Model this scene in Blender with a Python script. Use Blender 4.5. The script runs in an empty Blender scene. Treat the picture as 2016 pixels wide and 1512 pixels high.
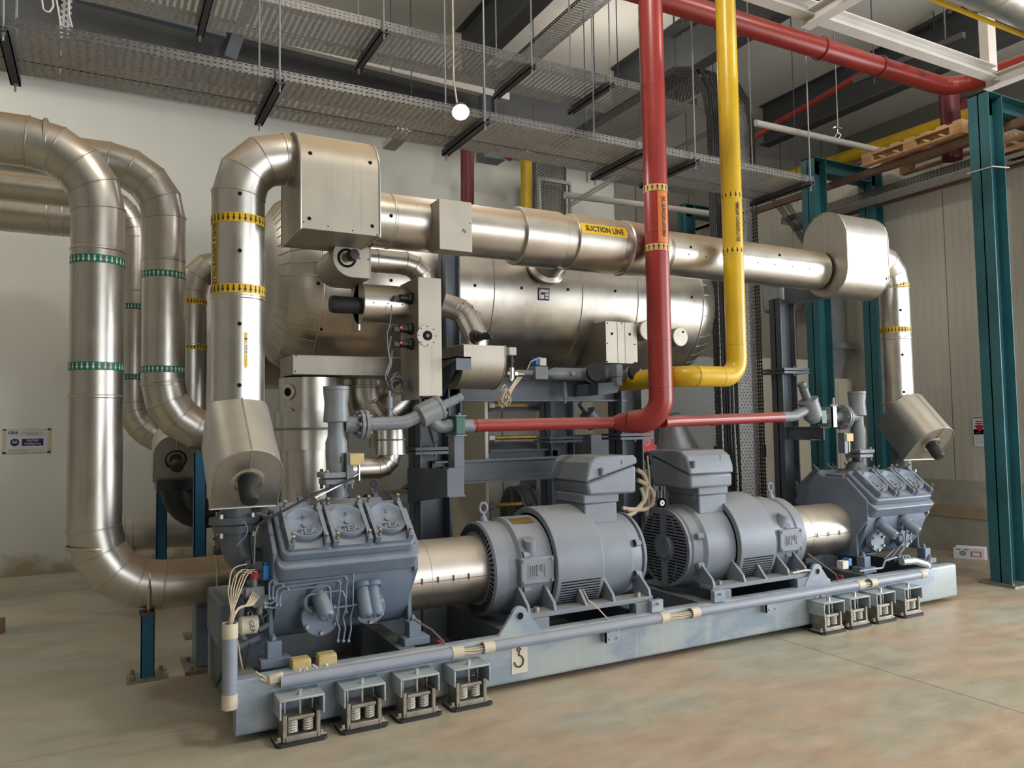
LIGHT_SIDE, LIGHT_FRONT, LIGHT_ROOF_FILL, LIGHT_LAMP = 1500, 400, 270, 40
EXPOSURE = -0.30
import bpy, math, random
from mathutils import Vector, Matrix
random.seed(7)
PI = math.pi
COL = bpy.context.scene.collection
# ------------------------------------------------------------ survey of the photograph: eye 1.6 m above the floor, X along the skid, Y to the back
FOC = 1514.0
def nrm(a): return Vector(a).normalized()
UP = nrm((-.016, 1, -81/FOC))
DX = Vector((2822, -36, -FOC)).normalized(); DX = (DX - DX.dot(UP)*UP).normalized()
DY = UP.cross(DX)
EYE = Vector((0, 0, 1.6))
def to_world(v): v = Vector(v); return Vector((v.dot(DX), v.dot(DY), v.dot(UP)))
def P(px, py, X=None, Y=None, Z=None):
    d = to_world((px-1008, -(py-756), -FOC))
    t = (X-EYE.x)/d.x if X is not None else (Y-EYE.y)/d.y if Y is not None else (Z-EYE.z)/d.z
    return EYE + t*d
cam = bpy.data.cameras.new('camera'); camo = bpy.data.objects.new('camera', cam); COL.objects.link(camo)
cx, cy, cz = to_world((1,0,0)), to_world((0,1,0)), to_world((0,0,1))
camo.matrix_world = Matrix(((cx.x,cy.x,cz.x,EYE.x),(cx.y,cy.y,cz.y,EYE.y),(cx.z,cy.z,cz.z,EYE.z),(0,0,0,1)))
cam.sensor_width = 36; cam.lens = 36*FOC/2016; cam.clip_start = .05
bpy.context.scene.camera = camo

# ------------------------------------------------------------ materials
MATS = {}
def nodes(name):
    m = bpy.data.materials.new(name); m.use_nodes = True; nt = m.node_tree
    b = nt.nodes['Principled BSDF']; return m, nt, b
def lk(nt, a, b): nt.links.new(a, b)
def noise(nt, scale, detail=4, vec=None, rough=.55):
    n = nt.nodes.new('ShaderNodeTexNoise'); n.inputs['Scale'].default_value = scale; n.inputs['Detail'].default_value = detail
    n.inputs['Roughness'].default_value = rough
    if vec is not None: lk(nt, vec, n.inputs['Vector'])
    return n.outputs['Fac']
def ramp(nt, fac, stops):
    r = nt.nodes.new('ShaderNodeValToRGB'); lk(nt, fac, r.inputs['Fac'])
    els = r.color_ramp.elements
    while len(els) < len(stops): els.new(.5)
    for e, (p, c) in zip(els, stops):
        e.position = p; e.color = (c, c, c, 1) if isinstance(c, (int, float)) else (*c, 1)
    return r.outputs['Color']
def mixc(nt, fac, a, b, mode='MIX'):
    m = nt.nodes.new('ShaderNodeMix'); m.data_type = 'RGBA'; m.blend_type = mode
    if isinstance(fac, (int, float)): m.inputs[0].default_value = fac
    else: lk(nt, fac, m.inputs[0])
    for s, v in ((m.inputs[6], a), (m.inputs[7], b)):
        if isinstance(v, tuple): s.default_value = (*v[:3], 1)
        else: lk(nt, v, s)
    return m.outputs[2]
def coords(nt, kind='Object', scale=None):
    t = nt.nodes.new('ShaderNodeTexCoord'); o = t.outputs[kind]
    if scale:
        mp = nt.nodes.new('ShaderNodeMapping'); mp.inputs['Scale'].default_value = scale; lk(nt, o, mp.inputs['Vector']); o = mp.outputs['Vector']
    return o
def math_(nt, op, a, b=None):
    m = nt.nodes.new('ShaderNodeMath'); m.operation = op
    for i, v in enumerate((a, b)):
        if v is None: continue
        if isinstance(v, (int, float)): m.inputs[i].default_value = v
        else: lk(nt, v, m.inputs[i])
    return m.outputs[0]
def bump(nt, b, h, strength=.2, dist=.01):
    n = nt.nodes.new('ShaderNodeBump'); n.inputs['Strength'].default_value = strength; n.inputs['Distance'].default_value = dist
    lk(nt, h, n.inputs['Height']); lk(nt, n.outputs['Normal'], b.inputs['Normal'])
def paint(name, c, rough=.45, metal=0., var=.12, scale=6., spec=.5, dust=0., bmp=.0, dirt=(.42,.36,.27)):
    m, nt, b = nodes(name); co = coords(nt)
    f = noise(nt, scale, 5, co)
    lo = tuple(x*(1-var) for x in c); hi = tuple(min(1, x*(1+var)) for x in c)
    col = ramp(nt, f, [(.3, lo), (.7, hi)])
    if dust:
        g = nt.nodes.new('ShaderNodeNewGeometry'); s = nt.nodes.new('ShaderNodeSeparateXYZ'); lk(nt, g.outputs['Normal'], s.inputs[0])
        k = nt.nodes.new('ShaderNodeMapRange'); k.interpolation_type = 'SMOOTHSTEP'; lk(nt, s.outputs['Z'], k.inputs[0]); k.inputs[1].default_value = .35; k.inputs[2].default_value = .95
        n2 = noise(nt, 9, 5, co); k2 = math_(nt, 'MULTIPLY', k.outputs[0], math_(nt, 'ADD', n2, .35)); k3 = math_(nt, 'MINIMUM', math_(nt, 'MULTIPLY', k2, dust), 1.0)
        col = mixc(nt, k3, col, dirt)
        lk(nt, math_(nt, 'MULTIPLY', math_(nt, 'SUBTRACT', 1.0, k3), metal), b.inputs['Metallic'])
        lk(nt, math_(nt, 'ADD', math_(nt, 'MULTIPLY', k3, .45), rough), b.inputs['Roughness'])
    else:
        b.inputs['Metallic'].default_value = metal; 
        lk(nt, math_(nt, 'ADD', math_(nt, 'MULTIPLY', noise(nt, scale*2, 3, co), .16), rough-.08), b.inputs['Roughness'])
    lk(nt, col, b.inputs['Base Color'])
    b.inputs['Specular IOR Level'].default_value = spec
    if bmp: bump(nt, b, noise(nt, 60, 4, co), bmp, .004)
    MATS[name] = m; return m
def alum(name, c, rough, dust=1.0, wav=.15, warm=(.46,.37,.26)):
    """sheet cladding: soft dents, fine streaks, settled dust on what faces up"""
    m, nt, b = nodes(name); co = coords(nt)
    g = nt.nodes.new('ShaderNodeNewGeometry'); s = nt.nodes.new('ShaderNodeSeparateXYZ'); lk(nt, g.outputs['Normal'], s.inputs[0])
    k = nt.nodes.new('ShaderNodeMapRange'); k.interpolation_type = 'SMOOTHSTEP'; lk(nt, s.outputs['Z'], k.inputs[0]); k.inputs[1].default_value = .12; k.inputs[2].default_value = .8
    n2 = noise(nt, 5, 5, co); k3 = math_(nt, 'MINIMUM', math_(nt, 'MULTIPLY', math_(nt, 'MULTIPLY', k.outputs[0], math_(nt, 'ADD', n2, .45)), dust), .93)
    st = ramp(nt, noise(nt, 3.5, 6, co), [(.3, tuple(x*.84 for x in c)), (.7, c)])
    rn = ramp(nt, noise(nt, 1.0, 4, coords(nt, 'Object', (34, 34, 1.6)), .6), [(.60, 0.), (.68, 1.)])
    st = mixc(nt, math_(nt, 'MULTIPLY', rn, .28), st, tuple(x*.55 for x in c))
    lk(nt, mixc(nt, k3, st, warm), b.inputs['Base Color'])
    lk(nt, math_(nt, 'SUBTRACT', 1.0, math_(nt, 'MULTIPLY', k3, .75)), b.inputs['Metallic'])
    r = math_(nt, 'ADD', math_(nt, 'MULTIPLY', noise(nt, 7, 5, co), .18), rough-.09)
    lk(nt, math_(nt, 'ADD', r, math_(nt, 'MULTIPLY', k3, .35)), b.inputs['Roughness'])
    bump(nt, b, noise(nt, 2.2, 3, co), wav, .03)
    MATS[name] = m; return m
alum('cladding', (.64,.605,.55), .33, 1.35, .12, (.33,.24,.15))
alum('cladding_bright', (.70,.675,.63), .32, 1.2, .05, (.36,.26,.165))
alum('cladding_worn', (.60,.58,.54), .40, .5, .1, (.34,.29,.21))
alum('cladding_clean', (.62,.59,.535), .34, .6, .1, (.38,.30,.20))
alum('sheet_matte', (.45,.415,.355), .55, 1.3, .05, (.42,.32,.21))
alum('guard_steel', (.60,.55,.50), .38, .5, .1)
paint('motor_grey', (.205,.232,.275), .42, 0, .08, 5, .5, .5, .06, (.33,.32,.30))
paint('machine_grey', (.155,.200,.27), .36, 0, .10, 5, .5, .42, .06, (.33,.31,.28))
paint('machine_grey_dark', (.12,.14,.17), .42, 0, .15, 5, .5, .5, .08, (.28,.25,.20))
paint('valve_grey', (.20,.22,.24), .40, 0, .12, 8, .5, .35, .05, (.32,.29,.24))
paint('column_grey', (.105,.125,.155), .42, 0, .10, 4, .5, .3, .0, (.25,.24,.22))
paint('beam_dark', (.06,.063,.068), .6, 0, .15, 2)
paint('red_paint', (.27,.026,.022), .34, 0, .12, 3, .5, .7, .0, (.33,.20,.14))
paint('red_dark', (.13,.010,.018), .45, 0, .12, 3)
paint('yellow_paint', (.62,.40,.015), .32, 0, .10, 3, .5, .25, .0, (.45,.35,.16))
paint('teal_paint', (.028,.125,.15), .38, 0, .25, 1.6)
paint('blue_paint', (.012,.12,.24), .45, 0, .2, 3)
paint('black_plastic', (.012,.012,.013), .38, 0, .2, 10, .5, .3, .0, (.1,.09,.07))
paint('black_rubber', (.02,.02,.021), .6, 0, .2, 10)
paint('white_paint', (.62,.60,.57), .5, 0, .08, 3, .5, .2)
paint('cream_enamel', (.62,.57,.46), .45, 0, .05, 2)
paint('cream_tape', (.60,.53,.40), .6, 0, .12, 12)
paint('cabinet_grey', (.33,.34,.34), .5, 0, .04, 2)
paint('steel', (.55,.54,.52), .32, 1.0, .12, 20)
paint('steel_dirty', (.32,.29,.24), .45, .7, .3, 14)
paint('spring_white', (.62,.60,.54), .4, 0, .1, 12)
paint('cable_cream', (.55,.46,.33), .55, 0, .1, 12)
paint('cable_white', (.66,.63,.58), .55, 0, .1, 12)
paint('brass', (.45,.31,.10), .4, .8, .2, 12)
paint('box_yellow', (.55,.42,.18), .5, 0, .1, 10)
paint('wood', (.48,.27,.13), .7, 0, .3, 6)
paint('wood_pale', (.55,.36,.18), .7, 0, .25, 5)
paint('rust_brown', (.14,.075,.055), .6, 0, .25, 5)
paint('blue_bright', (.01,.17,.50), .35, 0, .05, 5)
paint('green_paint', (.01,.09,.065), .4, 0, .1, 5)
paint('paper', (.68,.68,.72), .6, 0, .03, 5)
paint('navy_print', (.006,.02,.13), .6, 0, .03, 5)
paint('ink', (.02,.02,.025), .6, 0, .05, 5)
paint('ink_grey', (.18,.18,.20), .6, 0, .05, 5)
paint('print_red', (.45,.02,.04), .6, 0, .05, 5)
paint('coral_red', (.75,.045,.07), .5, 0, .03, 5)
paint('tape_yellow', (.72,.46,.02), .35, 0, .04, 5)
paint('tape_green', (.008,.16,.085), .35, 0, .06, 5)
paint('tape_orange', (.62,.17,.03), .4, 0, .05, 5)
paint('tape_buff', (.60,.38,.10), .4, 0, .05, 5)
paint('label_cream', (.68,.62,.50), .6, 0, .04, 5)
paint('foil_grey', (.42,.44,.46), .42, .6, .15, 5)
paint('pvc_grey', (.27,.30,.37), .42, 0, .06, 6, .5, .25)
paint('gauge_black', (.006,.006,.006), .7, 0, .05, 6, .15)
def emis(name, c, s):
    m, nt, b = nodes(name); b.inputs['Emission Color'].default_value = (*c, 1); b.inputs['Emission Strength'].default_value = s
    b.inputs['Base Color'].default_value = (*c, 1); MATS[name] = m
emis('lamp_glow', (1, .98, .95), 90); emis('led_red', (1, .03, .02), 6)
def perforated(name, c, rough, pu, pv, fu, fv, stagger=True, metal=.85):
    """galvanised sheet with rows of slots, laid out on the sheet's own UVs in metres"""
    m, nt, b = nodes(name)
    uv = nt.nodes.new('ShaderNodeTexCoord').outputs['UV']; s = nt.nodes.new('ShaderNodeSeparateXYZ'); lk(nt, uv, s.inputs[0])
    v = math_(nt, 'DIVIDE', s.outputs['Y'], pv); row = math_(nt, 'FLOOR', v); fvv = math_(nt, 'FRACT', v)
    u = math_(nt, 'DIVIDE', s.outputs['X'], pu)
    if stagger: u = math_(nt, 'ADD', u, math_(nt, 'MULTIPLY', math_(nt, 'MODULO', row, 2.0), .5))
    fuu = math_(nt, 'FRACT', u)
    hole = math_(nt, 'MULTIPLY', math_(nt, 'LESS_THAN', fuu, fu), math_(nt, 'LESS_THAN', fvv, fv))
    co = coords(nt); sp = nt.nodes.new('ShaderNodeTexVoronoi'); sp.inputs['Scale'].default_value = 45; lk(nt, co, sp.inputs['Vector'])
    col = mixc(nt, sp.outputs['Distance'], tuple(x*1.15 for x in c), tuple(x*.7 for x in c))
    lk(nt, col, b.inputs['Base Color']); b.inputs['Metallic'].default_value = metal; b.inputs['Roughness'].default_value = rough
    lk(nt, math_(nt, 'SUBTRACT', 1.0, hole), b.inputs['Alpha'])
    MATS[name] = m; return m
perforated('tray_sheet', (.50,.495,.485), .5, .052, .0125, .42, .38, False, .35)
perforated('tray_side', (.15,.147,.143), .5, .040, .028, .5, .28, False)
perforated('tray_coarse', (.27,.265,.26), .45, .046, .034, .34, .42)
perforated('strut_sheet', (.55,.57,.60), .35, .045, .03, .5, .4)

# ------------------------------------------------------------ mesh building
class MB:
    def __init__(s): s.v = []; s.f = []; s.m = []; s.uv = {}
    def add(s, vs, fs, mat=0):
        o = len(s.v); s.v += [Vector(p) for p in vs]
        for f in fs: s.f.append([i+o for i in f]); s.m.append(mat)
        return s
    def box(s, x0, x1, y0, y1, z0, z1, mat=0):
        vs = [(x, y, z) for z in (z0, z1) for y in (y0, y1) for x in (x0, x1)]
        return s.add(vs, [(0,2,3,1),(4,5,7,6),(0,1,5,4),(2,6,7,3),(0,4,6,2),(1,3,7,5)], mat)
    def obox(s, c, ax, ay, az, hx, hy, hz, mat=0):
        c, ax, ay, az = Vector(c), nrm(ax), nrm(ay), nrm(az)
        vs = [c + ax*hx*i + ay*hy*j + az*hz*k for k in (-1,1) for j in (-1,1) for i in (-1,1)]
        return s.add(vs, [(0,2,3,1),(4,5,7,6),(0,1,5,4),(2,6,7,3),(0,4,6,2),(1,3,7,5)], mat)
    def bar(s, p0, p1, w, h, up=(0,0,1), mat=0):
        p0, p1 = Vector(p0), Vector(p1); d = (p1-p0).normalized(); u = Vector(up)
        sd = d.cross(u).normalized(); u = sd.cross(d)
        return s.obox((p0+p1)/2, d, sd, u, (p1-p0).length/2, w/2, h/2, mat)
    def prism(s, poly, fr, a0, a1, mat=0, mat_cap=None):
        """poly of (u, v); fr = (origin, U, V, N); runs from a0 to a1 along N"""
        O, U, V, N = [Vector(q) for q in fr]; n = len(poly)
        vs = [O + U*u + V*v + N*a for a in (a0, a1) for u, v in poly]
        fs = [(i, (i+1) % n, n+(i+1) % n, n+i) for i in range(n)]
        s.add(vs, fs, mat); k = len(s.v) - 2*n
        mc = mat if mat_cap is None else mat_cap
        s.f.append([k+i for i in reversed(range(n))]); s.m.append(mc)
        s.f.append([k+n+i for i in range(n)]); s.m.append(mc)
        return s
    def px(s, poly, x0, x1, mat=0, mat_cap=None): return s.prism(poly, ((0,0,0),(0,1,0),(0,0,1),(1,0,0)), x0, x1, mat, mat_cap)
    def py(s, poly, y0, y1, mat=0): return s.prism(poly, ((0,0,0),(1,0,0),(0,0,1),(0,1,0)), y0, y1, mat)
    def pz(s, poly, z0, z1, mat=0): return s.prism(poly, ((0,0,0),(1,0,0),(0,1,0),(0,0,1)), z0, z1, mat)
    def lathe(s, prof, p0, d, seg=40, mat=0, ref=None):
        """prof of (t along d, radius)"""
        p0 = Vector(p0); d = nrm(d); a = nrm(ref) if ref else (Vector((0,0,1)) if abs(d.z) < .9 else Vector((1,0,0)))
        u = (a - a.dot(d)*d).normalized(); w = d.cross(u)
        o = len(s.v); idx = []
        for t, r in prof:
            if r < 1e-6: idx.append([len(s.v)]); s.v.append(p0 + d*t)
            else:
                idx.append(list(range(len(s.v), len(s.v)+seg)))
                for k in range(seg):
                    an = 2*PI*k/seg; s.v.append(p0 + d*t + u*r*math.cos(an) + w*r*math.sin(an))
        for A, B in zip(idx, idx[1:]):
            if len(A) == 1 and len(B) == 1: continue
            for k in range(seg):
                k2 = (k+1) % seg
                if len(A) == 1: s.f.append([A[0], B[k2], B[k]])
                elif len(B) == 1: s.f.append([A[k], A[k2], B[0]])
                else: s.f.append([A[k], A[k2], B[k2], B[k]])
                s.m.append(mat)
        return s
    def cyl(s, p0, p1, r, r2=None, seg=24, mat=0, caps=True):
        p0, p1 = Vector(p0), Vector(p1); L = (p1-p0).length; r2 = r if r2 is None else r2
        pr = [(0, r), (L, r2)]
        if caps: pr = [(0, 0)] + pr + [(L, 0)]
        return s.lathe(pr, p0, p1-p0, seg, mat)
    def tube(s, pts, r, seg=12, mat=0, caps=True):
        pts = [Vector(p) for p in pts]; n = len(pts); rr = r if isinstance(r, (list, tuple)) else [r]*n
        d0 = (pts[1]-pts[0]).normalized(); a = Vector((0,0,1)) if abs(d0.z) < .9 else Vector((1,0,0))
        u = (a - a.dot(d0)*d0).normalized(); rings = []
        for i, p in enumerate(pts):
            if i == 0: d = d0; dm = d0
            elif i == n-1: d = (pts[i]-pts[i-1]).normalized(); dm = d
            else:
                da = (pts[i]-pts[i-1]).normalized(); db = (pts[i+1]-pts[i]).normalized(); dm = (da+db)
                dm = dm.normalized() if dm.length > 1e-5 else da; d = da
            # carry u along the incoming direction, then project the ring onto the mitre plane
            u = (u - u.dot(d)*d).normalized(); w = d.cross(u); ring = []
            for k in range(seg):
                an = 2*PI*k/seg; o = u*rr[i]*math.cos(an) + w*rr[i]*math.sin(an)
                t = -o.dot(dm)/max(.25, d.dot(dm)); o = o + d*t
                ring.append(len(s.v)); s.v.append(p + o)
            rings.append(ring)
            if 0 < i < n-1:
                db = (pts[i+1]-pts[i]).normalized(); q = d.rotation_difference(db); u = q @ u
        for A, B in zip(rings, rings[1:]):
            for k in range(seg):
                k2 = (k+1) % seg; s.f.append([A[k], A[k2], B[k2], B[k]]); s.m.append(mat)
        if caps:
            s.f.append(list(reversed(rings[0]))); s.m.append(mat); s.f.append(list(rings[-1])); s.m.append(mat)
        return s
    def ring(s, p, d, r, w=.012, h=.004, seg=40, mat=0):
        return s.lathe([(-w, r-.001), (-w*.5, r+h), (w*.5, r+h), (w, r-.001)], p, d, seg, mat)
    def ball(s, c, r, seg=16, mat=0, d=(0,0,1)):
        return s.lathe([(-r*math.cos(PI*i/8), r*math.sin(PI*i/8)) for i in range(9)], c, d, seg, mat)
    def quad_uv(s, a, b, c, d, w, h, mat=0):
        s.add([a, b, c, d], [(0,1,2,3)], mat); s.uv[len(s.f)-1] = [(0,0), (w,0), (w,h), (0,h)]; return s
    def build(s, name, mats, parent=None, smooth=.21, bevel=0, **props):
        org = Vector((0,0,0))
        root = parent
        while root is not None and root.parent is not None: root = root.parent
        if root is not None: org = root.location
        me = bpy.data.meshes.new(name)
        me.from_pydata([tuple(p-org) for p in s.v], [], s.f)
        for q in (mats if isinstance(mats, (list, tuple)) else [mats]): me.materials.append(MATS[q])
        me.polygons.foreach_set('material_index', s.m)
        if s.uv:
            ul = me.uv_layers.new(name='UVMap')
            for fi, uvs in s.uv.items():
                for li, q in zip(me.polygons[fi].loop_indices, uvs): ul.data[li].uv = q
        me.update()
        if not s.uv:
            import bmesh
            bm = bmesh.new(); bm.from_mesh(me); bmesh.ops.recalc_face_normals(bm, faces=bm.faces); bm.to_mesh(me); bm.free()
        me.shade_smooth(); me.set_sharp_from_angle(angle=smooth)
        o = bpy.data.objects.new(name, me); COL.objects.link(o)
        if parent is not None: o.parent = parent
        if bevel:
            bv = o.modifiers.new('bevel', 'BEVEL'); bv.width = bevel; bv.segments = 2; bv.limit_method = 'ANGLE'; bv.angle_limit = .7
        tag(o, **props)
        return o
def tag(o, label=None, cat=None, group=None, kind=None):
    if label: o['label'] = label
    if cat: o['category'] = cat
    if group: o['group'] = group
    if kind: o['kind'] = kind
    return o
def thing(name, loc, label, cat, group=None):
    o = bpy.data.objects.new(name, None); o.location = Vector(loc); o.empty_display_size = .1; COL.objects.link(o)
    return tag(o, label, cat, group)
def copy_tree(o, shift, label=None, group=None, parent=None):
    c = o.copy(); COL.objects.link(c)
    if parent is not None: c.parent = parent
    else: c.location = Vector(o.location) + Vector(shift)
    if label: c['label'] = label
    if group: c['group'] = group
    for ch in list(o.children): copy_tree(ch, shift, parent=c)
    return c
def arc(pts, R, n=4):
    """polyline with its inner corners rounded into n-piece bends"""
    pts = [Vector(p) for p in pts]; out = [pts[0]]
    for a, b, c in zip(pts, pts[1:], pts[2:]):
        d1 = (a-b).normalized(); d2 = (c-b).normalized(); ang = d1.angle(d2); 
        if abs(PI-ang) < .02: out.append(b); continue
        t = min(R/math.tan(ang/2), (a-b).length*.98, (c-b).length*.98); Rr = t*math.tan(ang/2)
        cen = b + (d1+d2).normalized()*(Rr/math.sin(ang/2)); s = b+d1*t - cen; e = b+d2*t - cen
        tot = PI-ang
        for k in range(n+1):
            q = k/n; w1 = math.sin((1-q)*tot)/math.sin(tot); w2 = math.sin(q*tot)/math.sin(tot); out.append(cen + s*w1 + e*w2)
    out.append(pts[-1]); return out
def seams(M, path, r, i0=1, i1=None, mat=0, seg=40):
    """beads where the gores of a bend meet"""
    i1 = len(path)-1 if i1 is None else i1
    for i in range(i0, i1):
        d = ((path[i]-path[i-1]).normalized() + (path[min(i+1, len(path)-1)]-path[i]).normalized()).normalized()
        M.ring(path[i], d, r*1.004, .006, .005, seg, mat)
_tc = {}
def text_mesh(txt, size, bold=False):
    key = (txt, size)
    if key in _tc: return _tc[key]
    cu = bpy.data.curves.new('lettering', 'FONT'); cu.body = txt; cu.size = size; cu.align_x = 'CENTER'; cu.align_y = 'CENTER'; cu.resolution_u = 2
    if bold: cu.offset = size*.02
    o = bpy.data.objects.new('lettering', cu); COL.objects.link(o)
    dg = bpy.context.evaluated_depsgraph_get(); dg.update(); me = bpy.data.meshes.new_from_object(o.evaluated_get(dg))
    r = ([(v.co.x, v.co.y) for v in me.vertices], [list(p.vertices) for p in me.polygons])
    bpy.data.objects.remove(o); bpy.data.curves.remove(cu); bpy.data.meshes.remove(me)
    _tc[key] = r; return r
def put_text(M, txt, size, fr, mat=0, h=0., bold=False, sx=1.):
    O, U, V, N = [Vector(q) for q in fr]; vs, fs = text_mesh(txt, size, bold)
    if h:
        M.add([O + U*x*sx + V*y + N*h for x, y in vs], fs, mat)
        n = len(vs); 
        from collections import Counter
        ed = Counter(tuple(sorted((f[i], f[(i+1) % len(f)]))) for f in fs for i in range(len(f)))
        M.add([O + U*x*sx + V*y + N*q for q in (0, h) for x, y in vs], [(a, b, b+n, a+n) for (a, b), c in ed.items() if c == 1], mat)
    else: M.add([O + U*x*sx + V*y + N*.0012 for x, y in vs], fs, mat)
def wrap_text(M, txt, size, p0, ax, side, r, mat=0, along=True, sub=.01, flip=1, bold=False, ky=1.):
    """lettering bent round a pipe: the line of writing runs along the axis `ax` (along) or round it"""
    p0, ax, side = Vector(p0), nrm(ax), nrm(side); w = ax.cross(side); vs, fs = text_mesh(txt, size, bold)
    out = []
    for x, y in vs:
        t, s_ = (x, y) if along else (y, x)
        an = flip*s_*ky/r; out.append(p0 + ax*t + side*(r*math.cos(an)) + w*(r*math.sin(an)))
    M.add(out, fs, mat)
def patch(M, p0, ax, side, r, a0, a1, t0, t1, mat=0, n=8):
    """curved label on a pipe between the angles a0..a1 (from `side`) and t0..t1 along the axis"""
    p0, ax, side = Vector(p0), nrm(ax), nrm(side); w = ax.cross(side); vs = []
    for i in range(n+1):
        an = a0+(a1-a0)*i/n; o = side*(r*math.cos(an)) + w*(r*math.sin(an)); vs += [p0+ax*t0+o, p0+ax*t1+o]
    M.add(vs, [(2*i, 2*i+2, 2*i+3, 2*i+1) for i in range(n)], mat)
def band(M, c, ax, r, w, n, mt, ma, flow=1):
    """tape round a pipe with a row of n arrows that point along flow*ax"""
    c, ax = Vector(c), nrm(ax); a = Vector((0,0,1)) if abs(ax.z) < .9 else Vector((1,0,0)); u = (a-a.dot(ax)*ax).normalized(); v = ax.cross(u)
    M.lathe([(-w/2, r), (-w/2, r+.002), (w/2, r+.002), (w/2, r)], c, ax, 48, mt)
    R = r+.0032; da = 2*PI/n; sh = [(-.13,-.38),(.13,-.38),(.13,.02),(.34,.02),(0,.42),(-.34,.02),(-.13,.02)]
    for k in range(n):
        vs = []
        for x, y in sh:
            an = k*da + x*da*.9; vs.append(c + ax*(flow*y*w) + u*R*math.cos(an) + v*R*math.sin(an))
        M.add(vs, [(0,1,2,6), (6,2,3,4,5)], ma)
def plug(M, p, n, r=.012, mat=0):
    p, n = Vector(p), nrm(n); M.lathe([(-.004, r), (.003, r*.9), (.005, 0)], p, n, 10, mat)
def bolt(M, p, n, r=.01, h=.012, mat=0, seg=6):
    M.lathe([(-.002, r), (h, r), (h, 0)], p, n, seg, mat)
def hook(p, q, sag, n=8):
    p, q = Vector(p), Vector(q); return [p.lerp(q, i/n) - Vector((0,0,sag*math.sin(PI*i/n))) for i in range(n+1)]
def stadium(cx, cz, hw, z0, z1, top=True, bottom=False, n=12):
    """D profile in (u, v): flat sides, half-round top and/or bottom"""
    pts = []
    if bottom: pts += [(cx - hw*math.cos(PI*i/n), z0+hw - hw*math.sin(PI*i/n)) for i in range(n+1)]
    else: pts += [(cx-hw, z0), (cx+hw, z0)]
    if top: pts += [(cx + hw*math.cos(PI*i/n), z1-hw + hw*math.sin(PI*i/n)) for i in range(n+1)]
    else: pts += [(cx+hw, z1), (cx-hw, z1)]
    return pts
# ============================================================ the room
def st(name, M, mats, **k): return M.build(name, mats, None, kind='structure', **k)
m, nt, b = nodes('floor_mat'); co = coords(nt)
big = noise(nt, .55, 6, coords(nt, 'Object', (1, 1.6, 1)), .6); fine = noise(nt, 3.2, 8, coords(nt, 'Object', (1, 2.2, 1)), .65)
base = ramp(nt, big, [(.32, (.33,.35,.27)), (.44, (.41,.375,.27)), (.52, (.50,.34,.225)), (.58, (.45,.385,.275)), (.68, (.42,.425,.36))])
col = mixc(nt, .38, base, ramp(nt, fine, [(.32, (.25,.20,.14)), (.50, (.44,.37,.28)), (.68, (.60,.53,.43))]), 'MIX')
sxx = nt.nodes.new('ShaderNodeSeparateXYZ'); lk(nt, co, sxx.inputs[0]); kx = nt.nodes.new('ShaderNodeMapRange'); kx.interpolation_type = 'SMOOTHSTEP'; lk(nt, sxx.outputs['X'], kx.inputs[0]); kx.inputs[1].default_value = 2.2; kx.inputs[2].default_value = -.4
col = mixc(nt, math_(nt, 'MULTIPLY', kx.outputs[0], .6), col, ramp(nt, noise(nt, 1.3, 6, coords(nt, 'Object', (1, 2, 1)), .6), [(.35, (.29,.31,.245)), (.5, (.43,.435,.35)), (.65, (.36,.32,.235))]))
fle = noise(nt, 26, 3, coords(nt, 'Object', (1, 2.5, 1)), .5); fl = ramp(nt, fle, [(.70, 0.), (.735, 1.)])
col = mixc(nt, math_(nt, 'MULTIPLY', fl, .55), col, (.10,.07,.055))
sx = nt.nodes.new('ShaderNodeSeparateXYZ'); lk(nt, co, sx.inputs[0])
j1 = math_(nt, 'LESS_THAN', math_(nt, 'ABSOLUTE', math_(nt, 'SUBTRACT', sx.outputs['X'], 4.425)), .0035)
j2 = math_(nt, 'LESS_THAN', math_(nt, 'ABSOLUTE', math_(nt, 'SUBTRACT', sx.outputs['Y'], 4.55)), .003)
col = mixc(nt, math_(nt, 'MAXIMUM', j1, math_(nt, 'MULTIPLY', j2, .6)), col, (.07,.055,.04))
lk(nt, col, b.inputs['Base Color']); lk(nt, math_(nt, 'ADD', math_(nt, 'MULTIPLY', fine, .3), .28), b.inputs['Roughness'])
bump(nt, b, fine, .12, .01); MATS['floor_mat'] = m
m, nt, b = nodes('wall_mat'); co = coords(nt)
sx = nt.nodes.new('ShaderNodeSeparateXYZ'); lk(nt, co, sx.inputs[0])
st_ = ramp(nt, math_(nt, 'SUBTRACT', noise(nt, 3.5, 6, co), math_(nt, 'MULTIPLY', sx.outputs['Z'], 1.3)), [(.16, 0.), (.42, 1.)])
wc = ramp(nt, noise(nt, 1.2, 5, coords(nt, 'Object', (1, 1, .3))), [(.3, (.68,.70,.665)), (.7, (.74,.75,.715))])
lk(nt, mixc(nt, math_(nt, 'MULTIPLY', st_, .75), wc, (.30,.205,.085)), b.inputs['Base Color']); b.inputs['Roughness'].default_value = .7; bump(nt, b, noise(nt, 45, 3, co), .08, .004); MATS['wall_mat'] = m
m, nt, b = nodes('panel_mat'); co = coords(nt)
sx = nt.nodes.new('ShaderNodeSeparateXYZ'); lk(nt, co, sx.inputs[0])
along = math_(nt, 'ADD', sx.outputs['X'], sx.outputs['Y'])
rib = math_(nt, 'LESS_THAN', math_(nt, 'FRACT', math_(nt, 'DIVIDE', along, .10)), .10); seam = math_(nt, 'LESS_THAN', math_(nt, 'FRACT', math_(nt, 'DIVIDE', math_(nt, 'ADD', along, .25), 1.15)), .008)
wc = ramp(nt, noise(nt, 1.1, 6, coords(nt, 'Object', (1, 1.5, .5))), [(.3, (.50,.475,.41)), (.7, (.58,.555,.49))])
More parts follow.
